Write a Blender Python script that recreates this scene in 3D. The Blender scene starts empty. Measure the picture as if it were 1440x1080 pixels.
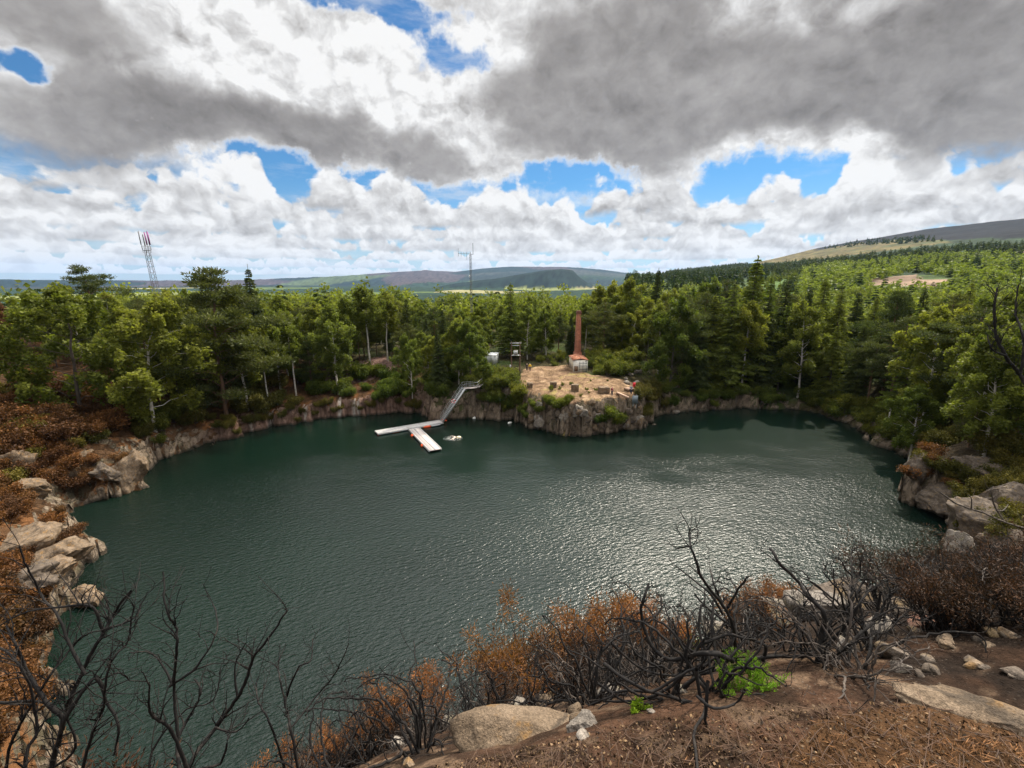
import bpy, math, random
import numpy as np
from mathutils import Vector, Matrix
R_ = math.radians
SC = bpy.context.scene
COL = SC.collection

# ------------------------------------------------------------------ camera model (used to survey positions)
CAMZ, F_, PITCH = 26.0, 640.0, math.atan(145/640)
CP, SP = math.cos(PITCH), math.sin(PITCH)
def ray(u, v):
    up = (540-v)/F_
    return np.array([(u-720)/F_, CP+up*SP, -SP+up*CP])
def P(u, v, z=0.0):
    d = ray(u, v); t = (z-CAMZ)/d[2]
    return np.array([d[0]*t, d[1]*t, z])
def PY(u, v, y):
    d = ray(u, v); t = y/d[1]
    return np.array([d[0]*t, y, CAMZ+d[2]*t])
def PD(u, v, t):
    d = ray(u, v)
    return np.array([d[0]*t, d[1]*t, CAMZ+d[2]*t])
def proj(x, y, z):
    zz = z-CAMZ
    f = y*CP-zz*SP; up = y*SP+zz*CP
    f = np.where(f < 1e-3, 1e-3, f)
    return 720+F_*x/f, 540-F_*up/f

cam = bpy.data.cameras.new('camera'); camo = bpy.data.objects.new('camera', cam); COL.objects.link(camo)
camo.location = (0, 0, CAMZ); camo.rotation_euler = (R_(90)-PITCH, 0, 0)
cam.sensor_fit = 'HORIZONTAL'; cam.sensor_width = 36; cam.lens = 36*F_/1440
cam.clip_start = 0.05; cam.clip_end = 60000
SC.camera = camo
SC.view_settings.view_transform = 'Standard'; SC.view_settings.look = 'None'
SC.view_settings.exposure = 0.15; SC.view_settings.gamma = 1

SUN_AZ, SUN_EL = R_(37), R_(50)      # azimuth clockwise from +Y
sd = bpy.data.lights.new('sun', 'SUN'); sd.energy = 5.0; sd.angle = R_(0.5); sd.color = (1, .91, .76)
so = bpy.data.objects.new('sun', sd); COL.objects.link(so)
SUNV = Vector((math.sin(SUN_AZ)*math.cos(SUN_EL), math.cos(SUN_AZ)*math.cos(SUN_EL), math.sin(SUN_EL)))
so.rotation_euler = SUNV.to_track_quat('Z', 'Y').to_euler(); so.location = (0, 0, 80)

# ------------------------------------------------------------------ tiny node-expression helper
class NT:
    def __init__(s, tree): s.t = tree
    def n(s, typ, **kw):
        nd = s.t.nodes.new(typ)
        for k, v in kw.items(): setattr(nd, k, v)
        return nd
    def link(s, a, b): s.t.links.new(a, b)
    def put(s, sock, val):
        if isinstance(val, S): s.link(val.o, sock)
        elif hasattr(val, 'is_output') : s.link(val, sock)
        else: sock.default_value = val
    def m(s, op, a, b=None, c=None, clamp=False):
        nd = s.n('ShaderNodeMath', operation=op); nd.use_clamp = clamp
        for i, q in enumerate((a, b, c)):
            if q is not None: s.put(nd.inputs[i], q)
        return S(s, nd.outputs[0])
    def vm(s, op, a, b=None):
        nd = s.n('ShaderNodeVectorMath', operation=op); s.put(nd.inputs[0], a)
        if b is not None: s.put(nd.inputs[3 if op == 'SCALE' else 1], b)
        return S(s, nd.outputs[1 if op in ('LENGTH', 'DOT_PRODUCT', 'DISTANCE') else 0])
    def xyz(s, x, y, z):
        nd = s.n('ShaderNodeCombineXYZ')
        for i, q in enumerate((x, y, z)): s.put(nd.inputs[i], q)
        return S(s, nd.outputs[0])
    def sep(s, v):
        nd = s.n('ShaderNodeSeparateXYZ'); s.put(nd.inputs[0], v)
        return [S(s, o) for o in nd.outputs]
    def noise(s, vec, scale=1, detail=4, rough=.5, dist=0.0, lac=2.0, color=False):
        nd = s.n('ShaderNodeTexNoise'); s.put(nd.inputs['Vector'], vec)
        nd.inputs['Scale'].default_value = scale; nd.inputs['Detail'].default_value = detail
        nd.inputs['Roughness'].default_value = rough; nd.inputs['Distortion'].default_value = dist
        nd.inputs['Lacunarity'].default_value = lac
        return S(s, nd.outputs[1 if color else 0])
    def voro(s, vec, scale=1, feature='F1', out=0, rand=1.0):
        nd = s.n('ShaderNodeTexVoronoi', feature=feature); s.put(nd.inputs['Vector'], vec)
        nd.inputs['Scale'].default_value = scale; nd.inputs['Randomness'].default_value = rand
        return S(s, nd.outputs[out])
    def ss(s, x, a, b):
        nd = s.n('ShaderNodeMapRange', interpolation_type='SMOOTHSTEP')
        s.put(nd.inputs[0], x); s.put(nd.inputs[1], a); s.put(nd.inputs[2], b)
        return S(s, nd.outputs[0])
    def lin(s, x, a, b, c=0.0, d=1.0):
        nd = s.n('ShaderNodeMapRange')
        s.put(nd.inputs[0], x); s.put(nd.inputs[1], a); s.put(nd.inputs[2], b); s.put(nd.inputs[3], c); s.put(nd.inputs[4], d)
        return S(s, nd.outputs[0])
    def mix(s, f, a, b, blend='MIX'):
        nd = s.n('ShaderNodeMix', data_type='RGBA', blend_type=blend)
        s.put(nd.inputs[0], f)
        for i, q in ((6, a), (7, b)):
            if isinstance(q, tuple) and len(q) == 3: q = (*q, 1)
            s.put(nd.inputs[i], q)
        return S(s, nd.outputs[2])
    def ramp(s, f, stops):
        nd = s.n('ShaderNodeValToRGB'); s.put(nd.inputs[0], f); e = nd.color_ramp.elements
        while len(e) < len(stops): e.new(0.5)
        for el, (p, c) in zip(e, stops): el.position = p; el.color = (*c, 1)
        return S(s, nd.outputs[0])
class S:
    def __init__(s, nt, o): s.nt, s.o = nt, o
    def __add__(s, b): return s.nt.m('ADD', s, b)
    __radd__ = __add__
    def __sub__(s, b): return s.nt.m('SUBTRACT', s, b)
    def __rsub__(s, b): return s.nt.m('SUBTRACT', b, s)
    def __mul__(s, b): return s.nt.m('MULTIPLY', s, b)
    __rmul__ = __mul__
    def __truediv__(s, b): return s.nt.m('DIVIDE', s, b)
    def clamp(s): return s.nt.m('ADD', s, 0.0, clamp=True)
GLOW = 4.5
# ------------------------------------------------------------------ world: Nishita sky with procedural cumulus
def build_world():
    w = bpy.data.worlds.new('World'); SC.world = w; w.use_nodes = True
    t = w.node_tree; t.nodes.clear(); N = NT(t)
    w.cycles.sampling_method = 'MANUAL'; w.cycles.sample_map_resolution = 512
    sky = N.n('ShaderNodeTexSky', sky_type='NISHITA'); sky.sun_disc = False
    sky.sun_elevation = SUN_EL; sky.sun_rotation = SUN_AZ; sky.altitude = 200
    sky.air_density = 1.0; sky.dust_density = 0.4; sky.ozone_density = 3.0
    g = N.n('ShaderNodeNewGeometry')
    d = N.vm('SCALE', S(N, g.outputs['Incoming']), -1.0)
    x, y, z = N.sep(d)
    az0 = N.m('ARCTAN2', x, y); el0 = N.m('ARCSINE', z)
    near = N.ss(z, .06, .30)
    amp = N.lin(z, 0.0, .35, .12, 1.0)
    wv = N.noise(d, 3.2, 3, .55, color=True); w1, w2, w3 = N.sep(wv)
    wf = N.noise(d, 11.0, 4, .6, color=True); f1, f2, f3 = N.sep(wf)
    az = az0+((w1-.5)*.34+(f1-.5)*.12)*amp
    el = el0+((w2-.5)*.20+(f2-.5)*.09)*amp
    def height(dd):
        def vor(sc, det):
            nd = N.n('ShaderNodeTexVoronoi', feature='F1'); N.put(nd.inputs['Vector'], dd)
            nd.inputs['Scale'].default_value = sc; nd.inputs['Detail'].default_value = det
            nd.inputs['Roughness'].default_value = .6; nd.normalize = True
            return S(N, nd.outputs[0])
        a = vor(7.0, 2.0); b = vor(21.0, 2.0); c = N.noise(dd, 30.0, 4, .62)
        return (.5-a)*near+(.5-b)*(1.0-near*.55)*.8+(c-.5)*.35
    dd = N.vm('ADD', N.vm('MULTIPLY', d, (1, 1, 1.3)), N.vm('SCALE', N.vm('SUBTRACT', wf, (.5, .5, .5)), .07))
    off = (.010, .006, .030)
    h0 = height(dd); h1 = height(N.vm('ADD', dd, off))
    relief = h0-h1
    lump = h0
    def ang(u, v):
        r = ray(u, v); return math.atan2(r[0], r[1]), math.atan2(r[2], math.hypot(r[0], r[1]))
    def field(blobs, az, el):
        f = None
        for u, v, ru, rv, am in blobs:
            a0, e0 = ang(u, v); ra = abs(ang(u+ru, v)[0]-ang(u-ru, v)[0])/2; re = abs(ang(u, v-rv)[1]-ang(u, v+rv)[1])/2
            qa = (az-a0)*(1/ra); qe = (el-e0)*(1/re)
            e = N.m('EXPONENT', (qa*qa+qe*qe)*-1.0)*am
            f = e if f is None else f+e
        return f
    gaps = field([(520, -5, 160, 30, 1.0), (650, 96, 75, 32, .95), (600, 50, 40, 40, .45), (10, 98, 90, 30, 1.0), (460, 262, 170, 36, .98), (300, 306, 90, 22, .8),
                  (810, 250, 110, 28, .9), (1110, 256, 150, 36, 1.0), (935, 306, 120, 22, .7), (60, 366, 150, 22, .7), (660, 275, 90, 18, .5), (560, 312, 90, 14, .6)], az, el)
    dark = field([(400, 185, 270, 52, .95), (180, 160, 120, 50, .5), (990, 140, 330, 100, 1.0), (780, 165, 130, 60, .45), (1330, 95, 190, 120, .85), (1420, 190, 110, 60, .6), (90, 225, 190, 50, .62),
                  (110, 25, 250, 60, .62), (610, 240, 50, 30, .4), (1320, 262, 110, 20, .4), (880, 30, 180, 60, .45), (40, 290, 130, 16, .45), (240, 285, 90, 12, .35)], az, el)
    lite = field([(480, 95, 190, 60, .55), (640, 175, 60, 70, .45), (680, 60, 90, 50, .4), (560, 150, 70, 40, .3), (90, 130, 90, 25, .4), (1200, 30, 90, 40, .25), (1190, 210, 130, 22, .5)], az, el)
    mott = N.noise(N.vm('MULTIPLY', d, (1, 1, 1.8)), 5.2, 5, .55)
    rag = N.noise(d, 17.0, 6, .68)-.5
    cov = .42-gaps+lump*.75+(mott-.5)*.95+rag*1.1
    a1 = N.ss(cov, -.14, .24)
    dk = N.ss(dark-lite*.8+(mott-.5)*1.5+lump*.30, .08, .88)
    b1 = N.lin(dk, 0, 1, .98, .40)+relief*N.lin(dk, 0, 1, 2.0, .42)+(mott-.5)*N.lin(dk, 0, 1, .45, .5)
    thin = N.ss(cov, .0, .30)               # bright rims where the cloud thins out
    b1 = b1*thin+(1.0-thin)*.97
    top = N.ss(el0, .125, .20)               # high bank ends here, rows of far cumulus below
    lowcut = N.ss(el0+(f3-.5)*.10+lump*.05, .150, .215)
    a1 = a1*lowcut
    C = a1*b1; T = 1.0-a1
    rows = [(300, 62, 4.0, .46), (322, 54, 6.0, .38), (340, 40, 8.0, .34), (355, 28, 12.0, .33), (367, 19, 17.0, .33), (378, 13, 26.0, .33), (387, 9, 38.0, .32)]
    for i, (vb, hp, fr, thr) in enumerate(rows):
        eb = ang(720, vb)[1]; hh = hp/F_*.97
        n = N.noise(N.xyz(az0*fr, i*7.31+2.2, el0*fr*.6), 1.0, 3, .55)
        base = (el0-eb)*(1/hh)+(f1-.5)*.5
        H = (n-thr)*4.2+lump*1.1
        a = N.ss(H-base, 0.0, .16)*N.ss(base, -.10, .10)
        fb = N.lin(base, 0.0, .8, .72+.03*i, 1.04)
        b = fb+relief*(1.25-.08*i)+(mott-.5)*.15
        C = C+T*a*b; T = T*(1.0-a)
    cover = 1.0-T
    # thin high veil showing in the open patches
    veil = N.ss(N.noise(N.vm('MULTIPLY', d, (1, 1, 4.0)), 4.0, 6, .65), .46, .76)*.7+N.ss(el0, .21, .0)*.35
    C = C+T*veil*.92; T = T*(1.0-veil); cover = 1.0-T
    bright = N.m('MINIMUM', N.m('MAXIMUM', C/N.m('MAXIMUM', cover, .01), .12), 1.0)
    tint = N.ramp(bright, [(0.1, (.10, .093, .088)), (.25, (.21, .192, .178)), (.5, (.43, .408, .392)), (.8, (.75, .74, .73)), (1.0, (1.0, .995, .985))])
    K = 10.0
    # unseen glow round the sun, added above the frame to lighten water and land
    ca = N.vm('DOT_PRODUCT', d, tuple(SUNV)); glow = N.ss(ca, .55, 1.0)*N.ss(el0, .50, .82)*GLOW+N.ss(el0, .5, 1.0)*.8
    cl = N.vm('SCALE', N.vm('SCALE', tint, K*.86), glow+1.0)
    s2 = N.mix(1.0, S(N, sky.outputs[0]), (.40, .77, 1.0), 'MULTIPLY')
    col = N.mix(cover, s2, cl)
    hz = N.ss(z, .07, -.005)
    col = N.mix(hz*.40, col, (.62*K, .70*K, .78*K))
    bg = N.n('ShaderNodeBackground'); bg.inputs[1].default_value = 0.1
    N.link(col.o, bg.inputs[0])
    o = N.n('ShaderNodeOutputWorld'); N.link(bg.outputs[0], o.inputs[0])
build_world()
# ------------------------------------------------------------------ numeric noise
def _hash(ix, iy, seed):
    h = (ix.astype(np.int64)*374761393+iy.astype(np.int64)*668265263+seed*982451653) & 0x7fffffff
    h = ((h ^ (h >> 13))*1274126177) & 0x7fffffff
    return ((h ^ (h >> 16)) & 0xffffff)/float(0xffffff)
def vnoise(x, y, seed=0):
    x = np.asarray(x, float); y = np.asarray(y, float)
    ix, iy = np.floor(x), np.floor(y); fx, fy = x-ix, y-iy
    fx = fx*fx*fx*(fx*(fx*6-15)+10); fy = fy*fy*fy*(fy*(fy*6-15)+10)
    a, b = _hash(ix, iy, seed), _hash(ix+1, iy, seed); c, e = _hash(ix, iy+1, seed), _hash(ix+1, iy+1, seed)
    return (a*(1-fx)+b*fx)*(1-fy)+(c*(1-fx)+e*fx)*fy
def fbm(x, y, oct=4, seed=0, gain=.5):
    s = 0; a = 1; t = 0
    for o in range(oct):
        s = s+a*vnoise(x*2**o+o*17.3, y*2**o-o*9.1, seed+o); t += a; a *= gain
    return s/t-.5
def cells(x, y, seed=0):
    """nearest jittered cell: id value and distance"""
    ix, iy = np.floor(x), np.floor(y); best = np.full(np.shape(x), 9.); val = np.zeros(np.shape(x)); sec = np.full(np.shape(x), 9.)
    for i in (-1, 0, 1):
        for j in (-1, 0, 1):
            cx, cy = ix+i, iy+j
            d = np.hypot(cx+_hash(cx, cy, seed)-x, cy+_hash(cx, cy, seed+5)-y)
            m = d < best
            sec = np.where(m, best, np.minimum(sec, d)); best = np.where(m, d, best); val = np.where(m, _hash(cx, cy, seed+9), val)
    return val, best, sec-best
def sst(x, a, b):
    t = np.clip((x-a)/(b-a), 0, 1); return t*t*(3-2*t)
def inpoly(x, y, poly):
    c = np.zeros(np.shape(x), bool); n = len(poly)
    for i in range(n):
        x0, y0 = poly[i]; x1, y1 = poly[(i+1) % n]
        if y0 == y1: continue
        c ^= ((y0 > y) != (y1 > y)) & (x < (x1-x0)*(y-y0)/(y1-y0)+x0)
    return c
def polydist(x, y, poly):
    d = np.full(np.shape(x), 1e9); n = len(poly)
    for i in range(n):
        x0, y0 = poly[i]; x1, y1 = poly[(i+1) % n]; ex, ey = x1-x0, y1-y0
        t = np.clip(((x-x0)*ex+(y-y0)*ey)/(ex*ex+ey*ey), 0, 1)
        d = np.minimum(d, np.hypot(x-x0-t*ex, y-y0-t*ey))
    return d

# ------------------------------------------------------------------ quarry shore, surveyed from the photograph
SHORE_PX = [(132, 800), (126, 770), (98, 742), (92, 715), (150, 700), (203, 688), (207, 665), (214, 648), (265, 632), (330, 615), (385, 600), (470, 587), (560, 580), (592, 578), (603, 592), (625, 590),
            (640, 589), (680, 590), (718, 592), (745, 604), (775, 608), (805, 614), (835, 611), (862, 609), (905, 601), (932, 582), (970, 580), (1030, 574), (1110, 575), (1150, 582), (1180, 591),
            (1205, 602), (1225, 622), (1255, 634), (1285, 652), (1288, 676), (1268, 704), (1340, 732), (1352, 745), (1338, 764), (1350, 790)]
POND = [tuple(P(u, v)[:2]) for u, v in SHORE_PX]+[(34, 33), (26, 25), (17, 18), (6, 14.5), (-6, 14.5), (-16, 16), (-25, 20), (-32, 26), (-37, 33)]
# (x, y, rim height, cliff width)
_cl = []
def ctl(u, v, dz, R, w):
    p = P(u, v, dz); _cl.append((p[0], p[1], R, w))
for u, v, R, w in ((126, 790, 2.8, 1.2), (92, 740, 4.5, 1.5), (150, 700, 5, 3.5), (203, 688, 5.5, 1.6), (214, 650, 5.5, 1.2), (265, 632, 4, 2.2), (330, 615, 3.0, .9), (400, 598, 3.1, .4), (480, 587, 3.5, .35), (560, 580, 4.0, .4),
                   (600, 590, 5.4, .7), (632, 589, 6.3, 2.6), (652, 589, 6.5, 1.6), (690, 590, 6.4, .8), (745, 604, 6.4, .7), (805, 614, 6.1, .35), (862, 609, 6.3, .3), (905, 601, 6.3, .4), (932, 582, 5.2, .8), (970, 580, 3.4, .8), (1030, 574, 3.0, .9),
                   (1110, 575, 2.2, 1.5), (1180, 591, 2.6, 2), (1225, 622, 2.4, 2), (1285, 652, 4.5, 2), (1268, 704, 5.2, .5), (1340, 732, 6.5, .7), (1345, 770, 8, 1)):
    ctl(u, v, 0, R, w)
_cl += [(-47, 36, 5, 2), (-58, 42, 9, 4), (-60, 56, 10, 5), (-75, 58, 15, 8), (-68, 78, 13, 6), (-95, 80, 17, 8), (-55, 95, 10.5, 4), (-62, 130, 11, 4), (-30, 108, 8.2, 3), (-30, 140, 8, 3), (-8, 100, 7.2, 2), (8, 84, 6.6, .6), (16, 90, 7.0, .6), (2, 100, 7.2, .6),
        (18, 108, 7.6, .6), (0, 130, 8, 2), (30, 104, 8.2, 2), (40, 110, 8.5, 2), (36, 140, 8, 2), (60, 112, 6.5, 3), (80, 100, 8.5, 3), (75, 76, 9.5, 3), (62, 58, 9.5, 2), (78, 58, 13, 3), (56, 44, 11, 2), (64, 36, 15, 3), (100, 60, 18, 4), (110, 110, 12, 3), (90, 140, 8, 2),
        (36, 32, 5, 1.5), (20, 20, 3, 2), (0, 13, 3, 2), (-18, 15, 3, 2), (-34, 28, 3, 2), (-50, 24, 9, 3), (-60, 5, 17, 5), (0, -60, 24.4, 3), (-80, -30, 22, 3), (80, -30, 24, 3), (60, 10, 20, 3)]
CTL = np.array(_cl)
PLAT = [tuple(P(u, v, 6.8)[:2]) for u, v in ((742, 545), (730, 530), (738, 521), (760, 517), (800, 516), (832, 528), (870, 531), (905, 531), (912, 545), (898, 556), (868, 562), (838, 569), (815, 574), (792, 566), (770, 556))]
AZT = np.radians([-180, -130, -100, -75, -60, -48, -30, 0, 20, 35, 45, 60, 75, 95, 130, 180])
AST = np.tan(np.radians([1, 4, 22, 40, 48, 49, 49.5, 47.5, 42, 34.5, 28.5, 17.5, 11, 5, 2, 1]))      # downhill angle of the near slope
ACT = np.tan(np.radians([1, 5, 25, 43, 50, 52, 52, 50.5, 45, 38.5, 34, 26, 15, 6, 2, 1]))      # and where the top breaks over
RST = np.array([80, 60, 30, 7, 4.5, 5, 6, 6.5, 9, 15, 22, 32, 45, 60, 80, 80.])               # how far it runs before it breaks off
RCT = np.array([60, 40, 9, 2.0, 1.45, 1.35, 1.35, 1.45, 1.75, 2.2, 2.6, 3.3, 5, 8, 40, 60.])     # width of the top where one stands
def land(x, y, detail=True):
    x = np.asarray(x, float); y = np.asarray(y, float)
    r = np.hypot(x, y); th = np.arctan2(x, y)
    wx = 1.6*fbm(x*.22, y*.22, 3, 3)+.7*fbm(x*.9, y*.9, 2, 5) if detail else 0
    ins = inpoly(x, y, POND); d = polydist(x, y, POND)
    d = np.where(ins, -d, d)+wx*np.where(r > 30, 1, .3)
    W = 0; R = 0; Wd = 0
    for cx, cy, cr, cw in CTL:
        k = 1/((x-cx)**2+(y-cy)**2+6)**1.6
        W = W+k; R = R+k*cr; Wd = Wd+k*cw
    R /= W; Wd /= W
    plat = inpoly(x, y, PLAT); pd = polydist(x, y, PLAT); pm = np.where(plat, 1, np.exp(-(pd/2.)**2))
    if detail:
        cv, cd, ce = cells(x*.45+fbm(x*.3, y*.3, 2, 8), y*.45, 21)
        cv2, _, _ = cells(x*1.1, y*1.1+fbm(x, y, 2, 4), 23)
        steep = np.exp(-np.maximum(d, 0)/(Wd*2.5+1.0))
        dd = d+steep*((cv-.5)*1.5*np.minimum(1, Wd+.2)+(cv2-.5)*.55)
        rough = (.9*fbm(x*.12, y*.12, 3, 11)+.7*fbm(x*.5, y*.5, 3, 12))*(1-pm*.88)+(cv-.5)*.9*steep*(1-pm*.6)
    else:
        dd = d; rough = 0
    h = np.where(dd > 0, R*(1-np.exp(-np.maximum(dd, 0)/Wd))+rough*np.clip(dd, 0, 1), np.maximum(-3, dd*1.2))
    # the knoll under the camera
    ta = np.interp(th, AZT, AST); rs = np.interp(th, AZT, RST); rc = np.interp(th, AZT, RCT)
    nb = fbm(x*.55+3, y*.55, 4, 31)*.9*sst(r, 2.2, 9)+fbm(x*3, y*3, 3, 33)*.09*sst(r, .8, 3) if detail else 0
    zf = 24.38-.05*np.minimum(r, 6)+(fbm(x*1.3, y*1.3, 4, 41)*.16+fbm(x*8, y*8, 3, 43)*.03 if detail else 0)
    tc = np.interp(th, AZT, ACT); te = ta+(tc-ta)*np.exp(-np.maximum(0, r-rc)/1.1)
    zs = CAMZ-r*te-1.6*np.maximum(0, r-rs)+nb-.12
    zn = -np.logaddexp(-zf*7, -zs*7)/7
    # meadows and hills beyond
    far = sst(r, 130, 900)
    zpl = h*(1-far)+far*(-32+10*fbm(x/900, y/900, 3, 51))
    z = np.maximum(zpl, np.where(r < 110, zn, -99))
    return z, d
RIDGE_R = [(880, 385), (930, 384), (1000, 377), (1060, 369), (1100, 361), (1150, 349), (1200, 339), (1240, 333), (1300, 322), (1370, 314), (1440, 307), (1640, 296), (1900, 300), (2600, 330)]
RIDGE_L = [(-900, 392), (-200, 391), (100, 394), (330, 394), (420, 390), (480, 388), (560, 382), (600, 380), (640, 382), (680, 377), (720, 375), (790, 375), (830, 377), (880, 383), (950, 388), (1050, 390), (1500, 392)]
RIDGE_M = [(480, 430), (560, 414), (600, 406), (640, 399), (690, 392), (730, 385), (770, 378), (790, 377), (806, 380), (813, 388), (826, 397), (850, 407), (880, 413), (900, 418), (950, 430)]
def _el(tab):
    o = []
    for u, v in tab:
        q = ray(u, v); o.append((math.atan2(q[0], q[1]), q[2]/math.hypot(q[0], q[1])))
    o.sort(); return np.array(o).T
def far_height(x, y, z):
    r = np.hypot(x, y); th = np.arctan2(x, y)
    a, e = _el(RIDGE_R); el = np.interp(th, a, e, left=-.02, right=.03)
    s = r/2600
    G = np.interp(s, [0, .05, .09, .16, .3, .6, 1.0, 1.3, 2.0], [0, 0, .06, .22, .47, .76, 1.0, .9, .3])
    k = sst(el, -.003, .012)*sst(r, 120, 260)
    zz = CAMZ+r*el*G+(z-CAMZ)*(1-sst(s, .04, .18))-8*(1-G)*sst(s, .03, .1)
    zz = zz+sst(r, 150, 500)*(3*fbm(x/60, y/60, 3, 61)+np.minimum(r/2600, 1)*16*fbm(x/380, y/380, 3, 62))
    z = z*(1-k)+zz*k
    a, e = _el(RIDGE_M); el = np.interp(th, a, e, left=-.03, right=-.03); top = CAMZ+3800*el+25*fbm(x/300, y/300, 3, 70)
    z = np.where(el > -.025, np.maximum(z, top-np.abs(r-3800)*(.30+.15*(r>3800))), z)
    a, e = _el(RIDGE_L); el = np.interp(th, a, e); rr = 8200+900*fbm(th*9, th*0+3, 2, 71)
    top = CAMZ+rr*el; zr = top+(r-rr)*np.where(r < rr, .085, -.05)+30*fbm(x/700, y/700, 3, 72)*(r < rr)
    z = np.maximum(z, np.where(zr > -60, zr, -60))
    return z
def ground_z(x, y):
    z, d = land(np.array([x]), np.array([y]))
    if math.hypot(x, y) > 115: z = far_height(np.array([x]), np.array([y]), z)
    return float(z[0])
def ground_zs(x, y):
    x = np.asarray(x, float); y = np.asarray(y, float)
    z, d = land(x, y); zf = far_height(x, y, z)
    return np.where(np.hypot(x, y) > 115, zf, z)

# ------------------------------------------------------------------ mesh helpers
def np_mesh(name, V, F, mats=(), smooth=False, mi=None):
    V = np.asarray(V, np.float32).reshape(-1, 3); F = np.asarray(F, np.int32); k = F.shape[1]
    me = bpy.data.meshes.new(name); me.vertices.add(len(V)); me.vertices.foreach_set('co', V.ravel())
    me.loops.add(F.size); me.loops.foreach_set('vertex_index', F.ravel())
    me.polygons.add(len(F)); me.polygons.foreach_set('loop_start', np.arange(0, F.size, k, dtype=np.int32))
    if smooth: me.polygons.foreach_set('use_smooth', np.ones(len(F), bool))
    for m in mats: me.materials.append(m)
    if mi is not None: me.polygons.foreach_set('material_index', np.asarray(mi, np.int32))
    me.update(calc_edges=True); me.validate(); return me
def link(name, me, parent=None, **props):
    o = bpy.data.objects.new(name, me); COL.objects.link(o)
    if parent is not None: o.parent = parent
    for k, v in props.items(): o[k] = v
    return o
def add_col(me, name, C):
    a = me.color_attributes.new(name, 'FLOAT_COLOR', 'POINT')
    C = np.concatenate([C, np.ones((len(C), 1))], 1) if C.shape[1] == 3 else C
    a.data.foreach_set('color', C.astype(np.float32).ravel())
def material(name):
    m = bpy.data.materials.new(name); m.use_nodes = True; t = m.node_tree
    b = t.nodes['Principled BSDF']; return m, NT(t), b
def bump(N, b, hgt, dist, strength=1.0):
    nd = N.n('ShaderNodeBump'); nd.inputs['Strength'].default_value = strength; nd.inputs['Distance'].default_value = dist
    N.put(nd.inputs['Height'], hgt); N.link(nd.outputs[0], b.inputs['Normal'])

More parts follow.
